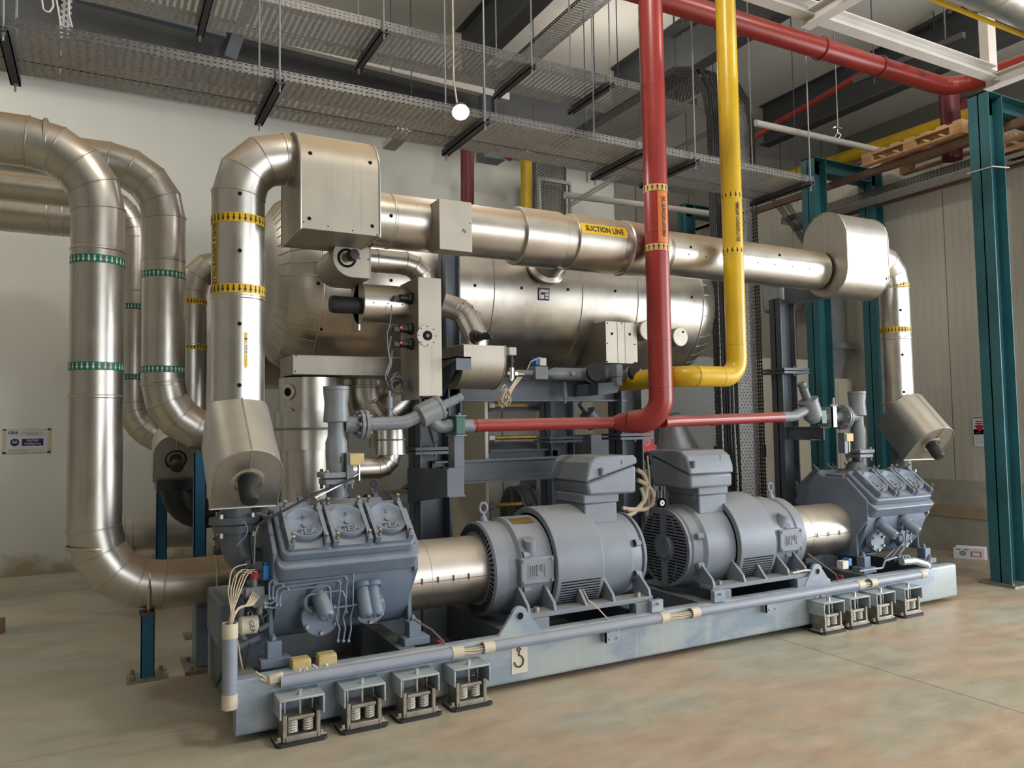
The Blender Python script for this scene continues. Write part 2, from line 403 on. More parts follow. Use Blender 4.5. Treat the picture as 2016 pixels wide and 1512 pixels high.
wc = mixc(nt, math_(nt, 'MULTIPLY', rib, .22), wc, (.22,.20,.16)); wc = mixc(nt, math_(nt, 'MULTIPLY', seam, .85), wc, (.06,.05,.04))
lk(nt, wc, b.inputs['Base Color']); b.inputs['Roughness'].default_value = .42; MATS['panel_mat'] = m
paint('plinth', (.36,.35,.30), .7, 0, .12, 5); paint('plinth_tan', (.36,.29,.19), .7, 0, .15, 7); paint('ceiling_mat', (.74,.72,.67), .7, 0, .05, 1)
paint('far_wall', (.27,.255,.225), .6, 0, .12, .8)
XR, YB, ZC, XF, YF, XL = 9.05, 10.27, 7.2, 13.0, -6.0, -7.0
st('floor', MB().box(XL-.5, XF+8, YF-8, YB+.3, -.2, 0), 'floor_mat')
st('ceiling', MB().box(XL-.2, XF+.2, YF-.2, YB+.2, ZC, ZC+.2), 'ceiling_mat')
st('wall_back', MB().box(XL-.2, XF+.2, YB, YB+.2, 0, ZC), 'wall_mat')
st('wall_left', MB().box(XL-.2, XL, YF, YB, 0, ZC), 'far_wall')
M = MB(); M.box(XL-.2, 2.5, YF-.2, YF, 0, ZC); M.box(9.5, XF+.2, YF-.2, YF, 0, ZC); M.box(2.5, 9.5, YF-.2, YF, 4.8, ZC)     # bay door in the wall behind the viewer
st('wall_front', M, 'far_wall')
M = MB(); M.box(XF, XF+.2, YF, -4.5, 0, ZC); M.box(XF, XF+.2, 3.2, YB, 0, ZC); M.box(XF, XF+.2, -4.5, 3.2, 5.0, ZC)          # open loading door to the right
st('wall_far_right', M, 'far_wall')
M = MB(); M.box(XR, XR+.12, 3.4, YB, .86, 4.95); M.box(XR, XF, 3.4, 3.52, .86, 4.95); M.box(XR, XF, 3.4, YB, 4.90, 4.98)
st('wall_right', M, 'panel_mat')
M = MB(); M.box(XR-.02, XR+.12, 3.38, YB, 0, .86); M.box(XR-.02, XF, 3.38, 3.52, 0, .86)
st('trim_1', M, 'plinth')
st('trim_2', MB().box(XR-.035, XR-.015, 3.38, YB, .42, .56), 'plinth_tan')
# upper cladding over the back wall to the right of the cold room corner, with joints
M = MB(); M.box(7.5, XF, YB-.05, YB-.02, 4.2, ZC)
for i in range(5): M.box(7.9+i*1.15, 7.912+i*1.15, YB-.056, YB-.045, 4.2, ZC, 1)
st('wall_back_cladding', M, ['far_wall', 'beam_dark'])

# ------------------------------------------------------------ light: two open doors, added fill points under the roof
def area(name, loc, rot, sx_, sy, power, col=(1,1,1)):
    l = bpy.data.lights.new(name, 'AREA'); l.shape = 'RECTANGLE'; l.size = sx_; l.size_y = sy; l.energy = power; l.color = col
    o = bpy.data.objects.new(name, l); o.location = loc; o.rotation_euler = rot; COL.objects.link(o); return o
area('daylight_side_door', (XF+.1, -.65, 2.5), (0, PI/2, 0), 4.8, 7.6, LIGHT_SIDE, (.93,.97,1.0))
area('daylight_bay_door', (6.0, YF-.1, 2.4), (PI/2, 0, 0), 6.9, 4.7, LIGHT_FRONT, (.95,.98,1.0))
for x, y, p in ((-3.0, 8.2, .82), (2.2, 2.9, 1.0), (6.8, 2.0, .8), (6.2, 8.3, .18)):  # fill points added to brighten roof and walls; left one follows the elbow shadow
    l = bpy.data.lights.new('roof_fill_light', 'POINT'); l.shadow_soft_size = .22; l.energy = LIGHT_ROOF_FILL*p; l.color = (1, .93, .82)
    o = bpy.data.objects.new('roof_fill_light', l); o.location = (x, y, 6.15); COL.objects.link(o)
w = bpy.data.worlds.new('sky'); bpy.context.scene.world = w; w.use_nodes = True
bg = w.node_tree.nodes['Background']; bg.inputs['Color'].default_value = (.80,.90,1,1); bg.inputs['Strength'].default_value = 1.2

# ============================================================ steelwork under the roof
def ibeam(M, a, b, w, h, t=.02, mat=0, flange=None):
    a, b = Vector(a), Vector(b); fm = mat if flange is None else flange
    M.bar(a, b, t, h, mat=mat); z = Vector((0,0,h/2))
    M.bar(a+z, b+z, w, t*1.2, mat=fm); M.bar(a-z, b-z, w, t*1.2, mat=fm)
ib = MB(); ibeam(ib, (XL, 9.85, 6.18), (7.3, 9.85, 6.18), .30, .86, .03, 0, 1)
ib.build('roof_girder', ['beam_dark', 'column_grey'], label='long dark steel girder running along the top of the back wall', cat='beam')
for x, zb, lab in ((4.5, 6.55, 'dark roof beam running front to back, left of the tall red pipe'), (7.15, 6.45, 'dark roof beam running front to back, above the cable bundle'), (10.4, 6.5, 'dark roof beam running front to back, at far right above the pallet')):
    M = MB(); ibeam(M, (x, YF, (zb+7.2)/2), (x, 9.7, (zb+7.2)/2), .22, 7.2-zb, .03)
    M.build('roof_beam', 'beam_dark', label=lab, cat='beam')
M = MB(); M.bar(P(500,-20,Y=9.4), P(452,118,Y=9.4), .14, .14)
M.build('roof_strut', 'column_grey', label='grey steel knee strut dropping from the roof at upper left', cat='strut')
M = MB(); a = P(150,-12,Y=9.3); c_ = P(445,65,Y=9.3); M.bar(a, c_, .10, .14); M.build('purlin', 'column_grey', label='pale steel purlin between the trays at upper left', cat='beam')
M = MB(); a = P(478,60,Y=9.3); c_ = P(1000,190,Y=9.3); M.bar(a, c_, .10, .14); M.build('purlin', 'white_paint', label='pale steel purlin seen beneath the upper cable tray', cat='beam')
# duct hung in the roof
qa, qb = P(947,170,Y=9.3), P(976,318,Y=9.3)
M = MB(); M.box(qa.x, qa.x+.03, 9.25, 9.4, qb.z+.1, 6.6); M.box(qb.x-.03, qb.x, 9.25, 9.4, qb.z+.1, 6.6); M.box(qa.x, qb.x, 9.32, 9.34, qb.z+.1, 6.6); M.box(qa.x-.02, qb.x+.1, 9.2, 9.45, qb.z, qb.z+.12)
M.build('roof_column', 'column_grey', bevel=.005, label='grey column stub behind the lit lamp under the girder', cat='column')

# ------------------------------------------------------------ cable trays
def tray(name, a, b, wv, up, side_h, label, sheet='tray_sheet', side='tray_side', group=None, lip=.012):
    """a->b is one edge of the bottom; wv is the vector across the bottom; up is the way the sides stand"""
    a, b, wv, up = Vector(a), Vector(b), Vector(wv), nrm(up); L = (b-a).length; W = wv.length
    t = thing(name, a, label, 'cable tray', group)
    MB().quad_uv(a, b, b+wv, a+wv, L, W).build('tray_bottom', sheet, t)
    h = up*side_h; d = nrm(wv)*lip
    for e, s in ((a, 1), (a+wv, -1)):
        f = e+(b-a); M = MB(); M.quad_uv(e, f, f+h, e+h, L, side_h); M.quad_uv(e+h, f+h, f+h+d*s, e+h+d*s, L, .001); M.build('side_rail', side, t)
    return t
def cable_run(name, paths, r, mat, label, cat='cable', group=None, seg=8):
    M = MB()
    for p in paths: M.tube(p, r, seg)
    return M.build(name, mat, label=label, cat=cat, group=group)
LT = 'perforated galvanised cable tray, lower pair, '
tray('cable_tray', (-4, 5.30, 4.0), (6.36, 5.30, 4.0), (0,.44,0), (0,0,1), .07, LT+'the wider one nearest the camera')
tray('cable_tray', (-4, 5.76, 4.0), (6.36, 5.76, 4.0), (0,.22,0), (0,0,1), .07, LT+'the narrow one toward the wall')
tray('cable_tray', (-3, 6.15, 5.0), (4.85, 6.15, 5.0), (0,.63,0), (0,0,1), .08, 'perforated galvanised cable tray high above the lower pair, running left to right')
tray('cable_tray', (5.0, 6.15, 4.99), (5.0, 7.7, 4.99), (.62,0,0), (0,0,1), .08, 'perforated tray turning back toward the wall from the upper tray')
tray('cable_tray', (5.3, 7.0, 4.6), (6.9, 7.0, 4.6), (0,.7,0), (0,0,1), .08, 'short perforated tray between the red and yellow risers', )
tray('cable_tray', (4.72, 9.2, 6.35), (4.72, 3, 6.35), (.3,0,0), (0,0,1), .06, 'perforated tray fixed along the underside of the roof beam at top centre')
tray('cable_tray', P(1048,310,Y=9.7), P(1048,470,Y=9.7), (.55,0,0), (0,-1,0), .07, 'perforated tray dropping down the back wall behind the suction header', 'tray_coarse')
M = MB(); q0 = P(1058,352,Y=9.6); M.box(q0.x, q0.x+.5, 9.5, 9.55, q0.z-.05, q0.z); M.box(q0.x-.03, q0.x, 9.5, 9.56, q0.z-1.2, q0.z); M.box(q0.x+.5, q0.x+.53, 9.5, 9.56, q0.z-1.2, q0.z)
M.build('tray_frame', 'steel', label='steel angle frame around the tray that drops down the back wall', cat='frame')
# riser tray beside the yellow pipe, with its run of black cables
xv0, xv1, yv = 5.80, 6.43, 6.22
path = [Vector((0, 9.6, 5.62)), Vector((0, 6.75, 5.62)), Vector((0, 6.45, 5.5)), Vector((0, yv+.06, 5.2)), Vector((0, yv, 4.9)), Vector((0, yv, .75))]
t = thing('cable_tray', (xv0, yv, 0), 'tall perforated tray rising behind the yellow pipe and folding back under the roof', 'cable tray')
M = MB(); L = 0
for p, q in zip(path, path[1:]):
    l = (q-p).length; a = Vector((xv0, p.y, p.z)); bb = Vector((xv1, p.y, p.z)); c = Vector((xv1, q.y, q.z)); d = Vector((xv0, q.y, q.z))
    M.add([a, bb, c, d], [(0,1,2,3)]); M.uv[len(M.f)-1] = [(0, L), (.61, L), (.61, L+l), (0, L+l)]; L += l
M.build('tray_bottom', 'tray_coarse', t, smooth=1.0)
for x in (xv0, xv1):
    M = MB(); L = 0
    for i, (p, q) in enumerate(zip(path, path[1:])):
        def off(i):
            a = path[max(0, i-1)]; c = path[min(len(path)-1, i+1)]; dd = (c-a).normalized(); return Vector((0, dd.z, -dd.y))*.09
        l = (q-p).length; a = Vector((x, p.y, p.z)); c = Vector((x, q.y, q.z)); na = off(i); nc = off(i+1)
        M.add([a, c, c+nc, a+na], [(0,1,2,3)]); M.uv[len(M.f)-1] = [(L, 0), (L+l, 0), (L+l, .09), (L, .09)]; L += l
    M.build('side_rail', 'tray_side', t)
inner = [Vector((0, 9.5, 5.66)), Vector((0, 6.7, 5.67)), Vector((0, 6.35, 5.52)), Vector((0, yv-.02, 5.2)), Vector((0, yv-.04, 4.9)), Vector((0, yv-.04, 1.6)), Vector((0, yv-.06, 1.0)), Vector((0, yv-.05, .1))]
for i in range(9):
    x = xv0+.04+i*.030
    cable_run('power_cable', [[Vector((x + .01*math.sin(i*2+k), q.y - (.012 if i % 2 else 0), q.z)) for k, q in enumerate(inner)]], .0115, 'black_rubber',
              'black power cable strapped in the tall tray behind the yellow pipe', 'cable', 'power cables in the riser tray')
# tray carried down at a slant behind the right column
a = P(1512,385,Y=7.5); e = P(1640,560,Y=7.0)
tray('cable_tray', a, e, (.34,.12,0), (0,.5,.5), .06, 'slanted perforated tray coming down toward the right teal frame, left one of two', 'tray_coarse')
tray('cable_tray', a+Vector((.37,.14,.05)), e+Vector((.37,.14,.05)), (.34,.12,0), (0,.5,.5), .06, 'slanted perforated tray coming down toward the right teal frame, right one of two', 'tray_coarse')

# ------------------------------------------------------------ trapeze hangers: channel and two threaded rods
def hanger(x, y0, y1, z, lab, ztop=7.2, mat='beam_dark', rod='valve_grey', h=.05):
    t = thing('trapeze_hanger', (x, (y0+y1)/2, z), lab, 'hanger', 'threaded rod hangers of the cable trays')
    M = MB(); M.box(x-.03, x+.03, y0, y1, z-h, z-h+.008); M.box(x-.03, x-.022, y0, y1, z-h, z); M.box(x+.022, x+.03, y0, y1, z-h, z); M.build('channel', mat, t)
    for y in (y0+.03, y1-.03):
        M = MB(); M.cyl((x, y, z-h-.05), (x, y, ztop), .007, seg=8, caps=True); bolt(M, (x, y, z-h), (0,0,-1), .014, .012); M.cyl((x,y,(z+ztop)/2-.05),(x,y,(z+ztop)/2+.05),.011,seg=6); M.build('threaded_rod', rod, t)
for x, w_ in ((-.52, 'at the far left'), (1.06, 'above the left suction riser'), (2.62, 'below the lit lamp'), (4.17, 'just left of the red riser'), (4.75, 'between the red and yellow risers'), (6.25, 'right of the yellow riser')):
    hanger(x, 5.22, 6.04, 3.99, 'dark steel trapeze hanger under the lower trays '+w_)
for x, w_ in ((-.3, 'at upper left'), (.72, 'near the hanging white cable ends'), (2.1, 'left of the lit lamp'), (3.55, 'right of the lit lamp'), (4.45, 'at the end of the tray')):
    hanger(x, 6.08, 6.86, 4.99, 'dark steel trapeze hanger under the upper tray '+w_)
for i, (x, y, zb) in enumerate(((2.9,8.2,5.9),(3.3,8.6,5.6),(5.3,7.6,5.07),(5.7,8.4,5.07),(5.2,8.9,5.07),(6.15,7.1,5.7),(5.95,8.0,5.7),(6.4,7.4,5.7),(7.6,7.6,5.0),(7.9,8.3,4.9),(8.3,7.2,4.8))):
    M = MB(); M.cyl((x, y, zb-.25), (x, y, 7.2), .007, seg=8); M.build('threaded_rod', 'beam_dark', label='thin threaded steel rod hanging from the roof', cat='rod', group='bare threaded rods under the roof')
# perforated strut arms that stick out from the wall
for a, e, lab in ((P(1117,408,Y=8.6), P(1228,342,Y=6.4), 'bright perforated strut arm reaching out from the back wall tray'), (P(1305,308,Y=7.8), P(1396,262,Y=6.5), 'bright perforated strut arm between the red and yellow risers')):
    d = (e-a).normalized(); s = Vector((0,0,.045)); w_ = Vector((.045,0,0)); L = (e-a).length
    M = MB(); M.quad_uv(a, e, e+s, a+s, L, .045); M.quad_uv(a, e, e+w_, a+w_, L, .045); M.quad_uv(a+s, e+s, e+s+w_, a+s+w_, L, .045)
    M.build('strut_channel', 'strut_sheet', label=lab, cat='strut')
# lamp
lp = P(907,221,Y=5.12)
t = thing('flood_lamp', lp, 'lit white flood lamp between the two cable trays at top centre', 'lamp')
M = MB(); M.lathe([(-.0,.065),(.05,.055),(.08,.03),(.085,0)], lp, (.2,.6,.75), 24); M.build('housing', 'beam_dark', t)
M = MB(); M.lathe([(-.012,0),(-.012,.056),(0,.056)], lp, (.2,.6,.75), 24); M.build('lens', 'lamp_glow', t)
M = MB(); M.tube([lp+Vector((0,.05,.05)), lp+Vector((0,.12,.3)), (lp.x,lp.y+.12,7.2)], .008, 8); M.build('stem', 'steel_dirty', t)
l = bpy.data.lights.new('flood_lamp_light', 'SPOT'); l.energy = LIGHT_LAMP; l.spot_size = 2.4; l.shadow_soft_size = .1; l.color = (.95,.97,1)
o = bpy.data.objects.new('flood_lamp_light', l); o.location = lp - Vector((0,.06,.08)); o.rotation_euler = Vector((-.1,-.6,-.8)).to_track_quat('-Z','Y').to_euler(); COL.objects.link(o)
M = MB(); q0 = P(778,274,Y=6.3); M.box(q0.x-.05, q0.x+.07, 6.1, 6.5, q0.z-.03, q0.z+.03)
M.build('cable_tray', 'foil_grey', label='short stub of tray poking out below the lower trays left of the dark red riser', cat='cable tray')
q0 = P(-2,1245,Z=0); M = MB(); M.px([(q0.y-.08,0),(q0.y+.08,0),(q0.y+.08,.10),(q0.y-.02,.06)], q0.x-.12, q0.x+.035)
M.build('wheel_chock', 'rust_brown', label='small rust brown block on the floor at the left picture edge', cat='block')
# loose white cable ends at the upper left
for k, pts in enumerate(([(82,-5),(85,18),(96,27),(105,12),(103,-6)], [(110,-8),(118,40),(122,90),(118,146)], [(135,-8),(136,30),(142,54)])):
    M = MB(); M.tube(arc([P(x, y, Y=5.9) for x, y in pts], .02, 3), .006, 6)
    M.build('loose_cable', 'cable_white', label=('loop of white cable hanging at the top left edge', 'longest white cable end dangling below the lower tray at left', 'short white cable end dangling at upper left')[k], cat='cable')
M = MB(); a = P(121,-10,Y=6.4); e = P(117,72,Y=6.4); w_ = Vector((.07,0,0)); M.quad_uv(a, e, e+w_, a+w_, (e-a).length, .07); M.build('strut_channel', 'strut_sheet', label='vertical perforated strut hanging at upper left', cat='strut')

# ============================================================ overhead pipes, right half
def pipe(name, pts, r, mat, label, cat='pipe', bend=None, n=6, seg=32, group=None, extra=None, mats=None):
    M = MB(); p = arc(pts, bend, n) if bend else [Vector(q) for q in pts]; M.tube(p, r, seg)
    if extra: extra(M, p)
    return M.build(name, mats or mat, label=label, cat=cat, group=group)
Z5 = 5.2
a, c_ = P(1290,-8,Z=Z5), P(1900,170,Z=Z5)
def ring2(M, p):
    for q in (.35, .62, .8): M.ring(p[0].lerp(p[1], q), p[1]-p[0], .105, .012, .006)
pipe('red_pipe', [(3.2,4.98,Z5), (8.22,4.96,Z5), (8.35,3.0,Z5)], .095, 'red_paint', 'thick red pipe crossing overhead from top centre to the right', bend=.32, extra=ring2)
pipe('red_pipe', [P(1868,180,Y=5.25), P(1876,315,Y=5.25)], .105, 'red_dark', 'thick dark red pipe dropping from the overhead red pipe at right')
pipe('red_pipe', [P(1420,310,Y=9.0), P(1530,243,Y=8.2), P(1745,118,Y=6.2)], .045, 'red_paint', 'thin red pipe slanting behind the yellow riser toward the right', n=4)
ax_ = P(1649,316,Y=8.6); bx_ = P(1925,222,Y=6.0)
pipe('yellow_pipe', [P(1500,368,Y=10.0), P(1560,345,Y=9.4), ax_, bx_], .105, 'yellow_paint', 'horizontal yellow pipe going back above the wooden pallet')
pipe('red_pipe', [P(1560,372,Y=9.4)+Vector((.0,.1,-.0)), ax_+Vector((.25,.1,-.18)), P(1840,285,Y=6.6), P(1900,200,Y=6.6)], .085, 'red_dark', 'dark red pipe running just below the horizontal yellow pipe')
pipe('white_pipe', [P(1487,242,Y=6.6), P(1775,306,Y=6.6)], .04, 'white_paint', 'white conduit pipe hanging right of the yellow riser')
M = MB(); q0 = P(1650,268,Y=6.6); M.tube([q0+Vector((0,0,.05)), q0+Vector((0,-.05,.0)), q0+Vector((0,0,-.05)), q0+Vector((0,.05,0)), q0+Vector((0,0,.05)), q0+Vector((0,0,.12))], .005, 6); M.cyl(q0+Vector((0,0,.1)), (q0.x, q0.y, 7.2), .007, seg=8); M.box(q0.x-.06, q0.x+.06, q0.y-.02, q0.y+.02, q0.z+.10, q0.z+.115)
M.build('pipe_hanger', 'steel', label='clevis hanger around the white conduit pipe', cat='hanger')
pipe('white_pipe', [P(1112,384,Y=8.9), P(1350,414,Y=8.9), P(1500,434,Y=8.9)], .045, 'white_paint', 'white pipe along the back wall behind the red riser')
pipe('white_pipe', [P(1520,412,Y=9.4), P(1625,355,Y=8.4), P(1790,300,Y=7.0)], .05, 'white_paint', 'white pipe below the dark red pipe, seen through the teal frame')
pipe('red_pipe', [P(920,280,Y=9.0), P(920,470,Y=9.0)], .088, 'red_dark', 'dark red riser on the back wall behind the square support box')
pipe('yellow_pipe', [P(1036,300,Y=9.2), P(1036,450,Y=9.2)], .08, 'yellow_paint', 'yellow riser on the back wall left of the perforated drop tray')
M = MB(); q0 = P(1003,309,Y=9.1); M.ball(q0, .055); M.build('alarm_bell', 'red_paint', label='small round red device under the lower tray at centre', cat='alarm')
# white painted channel frame and the large insulated duct at the top right
M = MB()
def chan(M, a, b, w=.16, h=.10):
    M.bar(a, b, .012, h); u = Vector((0,0,h/2)); M.bar(a+u, b+u, w, .01); M.bar(a-u, b-u, w, .01)
W0, W1 = P(1395,-40,Z=4.6), P(1948,158,Z=4.6)
yw = 3.83
t = thing('pipe_rack', (6.9, yw, 4.6), 'white painted steel channel rack at the top right', 'rack')
M = MB(); chan(M, Vector((3.3, yw, 4.64)), Vector((6.93, yw, 4.64)), .10, .10); M.build('rail', 'white_paint', t)
M = MB(); chan(M, Vector((4.62, yw+.05, 4.58)), Vector((4.62, 1.5, 4.58)), .10, .10); M.build('cross_rail', 'white_paint', t)
M = MB(); chan(M, Vector((6.98, yw+.08, 4.58)), Vector((6.98, 1.5, 4.58)), .10, .10); M.build('cross_rail', 'white_paint', t)
M = MB(); M.box(6.90, 7.02, yw-.0, yw+.08, 4.68, 5.6); M.build('post', 'white_paint', t)
pipe('insulated_duct', [(4.0, 3.12, 4.86), (9.0, 3.12, 4.86)], .27, 'cladding_bright', 'very large shiny insulated duct at the top right corner', cat='duct', extra=lambda M, p: (M.ring((7.2,3.12,4.86), (1,0,0), .27), M.ring((5.75,3.12,4.86), (1,0,0), .27)))
M = MB(); M.box(5.0, 9.0, 3.405, 3.43, 4.72, 4.745); M.build('yellow_edge_rail', 'yellow_paint', label='yellow rail just under the large shiny duct', cat='rail')
# dark strut channels hung across the red pipe
for a, e, lab in ((P(1682,160,Y=5.6), P(1898,69,Y=4.35), 'dark hanging strut channel under the red pipe at right'), (P(1325,68,Y=5.6), P(1425,5,Y=4.9), 'dark hanging strut channel beside the top of the yellow riser'), (P(1690,120,Y=8.0), P(1870,22,Y=6.0), 'dark strut channel near the roof at upper right')):
    M = MB(); a2 = Vector((a.x, a.y, a.z)); e2 = Vector((e.x, e.y, e.z)); M.bar(a2, e2, .05, .06); M.cyl(a2.lerp(e2,.2)-Vector((0,0,.12)), (a2.lerp(e2,.2).x, a2.lerp(e2,.2).y, 7.2), .008, seg=8); M.cyl(a2.lerp(e2,.85)-Vector((0,0,.12)), (a2.lerp(e2,.85).x, a2.lerp(e2,.85).y, 7.2), .008, seg=8)
    M.build('strut_channel', 'beam_dark', label=lab, cat='strut')

# ============================================================ teal frames with pallet, tray and rails over them
def hsec(M, x, y, z0, z1, w=.16, d=.18, t=.012):
    M.box(x-w/2, x-w/2+t, y-d/2, y+d/2, z0, z1); M.box(x+w/2-t, x+w/2, y-d/2, y+d/2, z0, z1); M.box(x-w/2, x+w/2, y-t/2, y+t/2, z0, z1)
def portal(x0, x1, y, zt, lab, w=.2):
    t = thing('teal_frame', (x0, y, 0), lab, 'frame')
    for x in (x0, x1):
        M = MB(); hsec(M, x, y, .02, zt, w, .2); M.build('column', 'teal_paint', t)
        M = MB(); M.box(x-.2, x+.2, y-.17, y+.17, 0, .02)
        for i in (-1, 1):
            for j in (-1, 1): bolt(M, (x+i*.15, y+j*.12, .02), (0,0,1), .014, .02)
        M.build('base_plate', 'steel_dirty', t)
    M = MB(); M.box(x0-w/2, x1+w/2, y-.1, y+.1, zt-.012, zt); M.box(x0+w/2, x1-w/2, y-.1, y+.1, zt-.18, zt-.168); M.box(x0-w/2, x1+w/2, y-.006, y+.006, zt-.18, zt); M.build('crossbeam', 'teal_paint', t)
    return t
portal(7.74, 9.9, 4.36, 4.80, 'teal steel portal frame closest to the camera at the right edge', .24)
portal(7.80, 8.86, 6.5, 4.84, 'teal steel portal frame standing behind the right hand steel column', .22)
portal(8.37, 9.4, 9.5, 5.12, 'farthest teal steel frame, seen between the red and yellow risers', .2)
M = MB(); M.tube([(7.60,4.24,4.03),(7.88,4.24,4.06),(7.88,4.48,4.06),(7.60,4.48,4.03),(7.60,4.24,4.03)], .006, 6); M.build('tie_wire', 'cable_white', label='thin white wire tied around the nearest teal column', cat='wire')
for x, lab in ((8.1, 'left rusty brown rail carrying the wooden pallet'), (8.9, 'right rusty brown rail beside the high tray')):
    M = MB(); y1 = 7.8; M.bar((x, 3.6, 4.55 if x < 8.5 else 4.40), (x, y1, 4.55 if x < 8.5 else 4.40), .06, .08); M.build('support_rail', 'rust_brown', label=lab, cat='rail')
tray('cable_tray', (8.42, 3.4, 4.36), (8.42, 7.6, 4.36), (.34,0,0), (0,0,1), .09, 'galvanised tray running back under the wooden pallet at right', 'tray_sheet')
def pallet(x, y, z, lab):
    t = thing('pallet', (x, y, z), lab, 'pallet')
    for i in range(7): M = MB(); yy = y+i*.185; M.box(x, x+.8, yy, yy+.10, z+.122, z+.144); M.build('deck_board', 'wood_pale', t)
    for k in range(3):
        xx = x+k*.35; M = MB(); M.box(xx, xx+.1, y, y+1.21, z+.10, z+.122); M.build('stringer', 'wood_pale', t)
        M = MB(); M.box(xx, xx+.1, y, y+1.21, z, z+.022); M.build('bottom_board', 'wood', t)
        for j in range(3): M = MB(); yy = y+j*.535; M.box(xx, xx+.1, yy, yy+.14, z+.022, z+.10); M.build('block', 'wood', t)
    return t
pallet(7.95, 4.72, 4.60, 'wooden pallet lying on the rust brown rails, the longer left one')
pallet(8.22, 3.42, 4.36, 'wooden pallet partly hidden behind the nearest teal column at the right picture edge')

# ============================================================ cabinets and things along the right back
def cabinet(x0, x1, y0, y1, z0, z1, mat, lab, handle=True):
    t = thing('electrical_cabinet', ((x0+x1)/2, (y0+y1)/2, z0), lab, 'cabinet')
    M = MB(); M.box(x0, x1, y0+.02, y1, z0, z1); M.build('body', mat, t, bevel=.006)
    M = MB(); M.box(x0+.01, x1-.01, y0, y0+.018, z0+.02, z1-.02); d = M.build('door', mat, t, bevel=.004)
    if handle: M = MB(); M.box(x0+.04, x0+.07, y0-.02, y0, (z0+z1)/2-.08, (z0+z1)/2+.08); M.build('handle', 'black_plastic', d)
    return t
cabinet(7.58, 8.66, 7.3, 7.7, 0, 2.43, 'cream_enamel', 'tall cream electrical cabinet behind the right hand steel column')
cabinet(5.30, 5.85, 7.3, 7.8, 0, 2.25, 'cream_enamel', 'tall cream cabinet directly behind the red riser')
cabinet(6.12, 6.86, 7.4, 7.9, 0, 2.43, 'cabinet_grey', 'tall grey cabinet between the red and yellow risers')
cabinet(6.87, 7.20, 7.45, 7.9, 0, 2.43, 'cabinet_grey', 'narrow grey cabinet behind the cable riser')
a = P(1645,745,Y=6.9); e = P(1690,905,Y=6.9)
t = thing('electrical_box', (a.x, 6.9, e.z), 'cream wall box with two doors beside the teal frame', 'electrical box')
M = MB(); M.box(a.x, a.x+.34, 6.9, 7.1, .0, a.z); M.build('body', 'cream_enamel', t, bevel=.006)
M = MB(); M.box(a.x+.03, a.x+.31, 6.885, 6.90, 1.62, a.z-.05); M.build('door', 'cream_enamel', t, bevel=.004)
M = MB(); M.box(a.x+.03, a.x+.31, 6.885, 6.90, .4, 1.56); M.build('door', 'cream_enamel', t, bevel=.004)
a = P(1630,590,Y=6.95); e = P(1672,745,Y=6.95)
M = MB(); M.py([(a.x,a.z+.9),(a.x+.34,a.z+.9),(a.x+.34,e.z+.35),(a.x+.22,e.z-.02),(a.x+.02,e.z-.02)], 6.95, 7.2); M.build('insulated_box', 'foil_grey', bevel=.02, label='foil wrapped cable duct above the cream wall box', cat='duct')
M = MB(); a = P(1570,412,Y=7.6); M.box(a.x-.35, a.x+.08, 7.6, 8.0, 3.15, 4.0); M.build('air_duct', 'foil_grey', bevel=.05, label='grey foil duct hanging behind the slanted trays', cat='duct')
# perforated guard down the side of the wall box
a = P(1672,590,Y=7.15); M = MB(); M.quad_uv((a.x+.05,7.15,1.7),(a.x+.05,7.15,4.2),(a.x+.16,7.15,4.2),(a.x+.16,7.15,1.7),2.5,.11); M.build('cable_tray', 'tray_coarse', label='narrow perforated tray rising behind the foil wrapped duct', cat='cable tray')
M = MB(); M.box(8.55, 9.0, 6.9, 6.96, 2.55, 2.63); M.build('bracket_arm', 'foil_grey', label='pale bracket arm between the wall box and the wall', cat='bracket')
# notices on the panel wall
def sheet(name, org, U, V, w, h, lab, parts_=None, mat='paper', cat='sign'):
    org, U, V = Vector(org), nrm(U), nrm(V); N = U.cross(V); M = MB()
    M.add([org-U*w/2-V*h/2, org+U*w/2-V*h/2, org+U*w/2+V*h/2, org-U*w/2+V*h/2], [(0,1,2,3)])
    if parts_: parts_(M, org, U, V, N, w, h)
    return M.build(name, [mat, 'ink_grey', 'navy_print', 'print_red', 'paper', 'ink', 'cream_tape'], label=lab, cat=cat)
def rect(M, o, U, V, N, x0, x1, y0, y1, mat, k=.0006):
    M.add([o+U*x0+V*y0+N*k, o+U*x1+V*y0+N*k, o+U*x1+V*y1+N*k, o+U*x0+V*y1+N*k], [(0,1,2,3)], mat)
def disc(M, o, N, r, mat, k=.0008): M.lathe([(k,0),(k,r),(0,r)], o, N, 28, mat)
q0 = P(1928,837,X=XR-.01); q1 = P(1930,862,X=XR-.01)
def s1(M, o, U, V, N, w, h):
    rect(M,o,U,V,N,-w*.42,w*.42,h*.36,h*.44,1); rect(M,o,U,V,N,-w*.2,w*.2,-.02,h*.12,3); M.add([o+U*-w*.38+V*-h*.02+N*.0007, o+V*-h*.36+N*.0007, o+U*w*.38+V*-h*.02+N*.0007],[(0,1,2)],3); rect(M,o,U,V,N,-w*.3,w*.3,h*.02,h*.26,4,.001); rect(M,o,U,V,N,-w*.26,w*.26,h*.17,h*.23,3,.0014); rect(M,o,U,V,N,-w*.26,w*.26,h*.06,h*.12,3,.0014)
sheet('wall_notice', q0, (0,-1,0), (0,0,1), .16, .22, 'white notice with a red down arrow taped to the panel wall', s1)
def s2(M, o, U, V, N, w, h):
    for k in range(7): rect(M,o,U,V,N,-w*.35,w*(.1+.25*((k*3) % 4)/4),h*(.3-k*.1),h*(.318-k*.1),1)
sheet('wall_notice', q1, (0,-1,0), (0,0,1), .15, .20, 'small printed notice under the red arrow notice', s2)
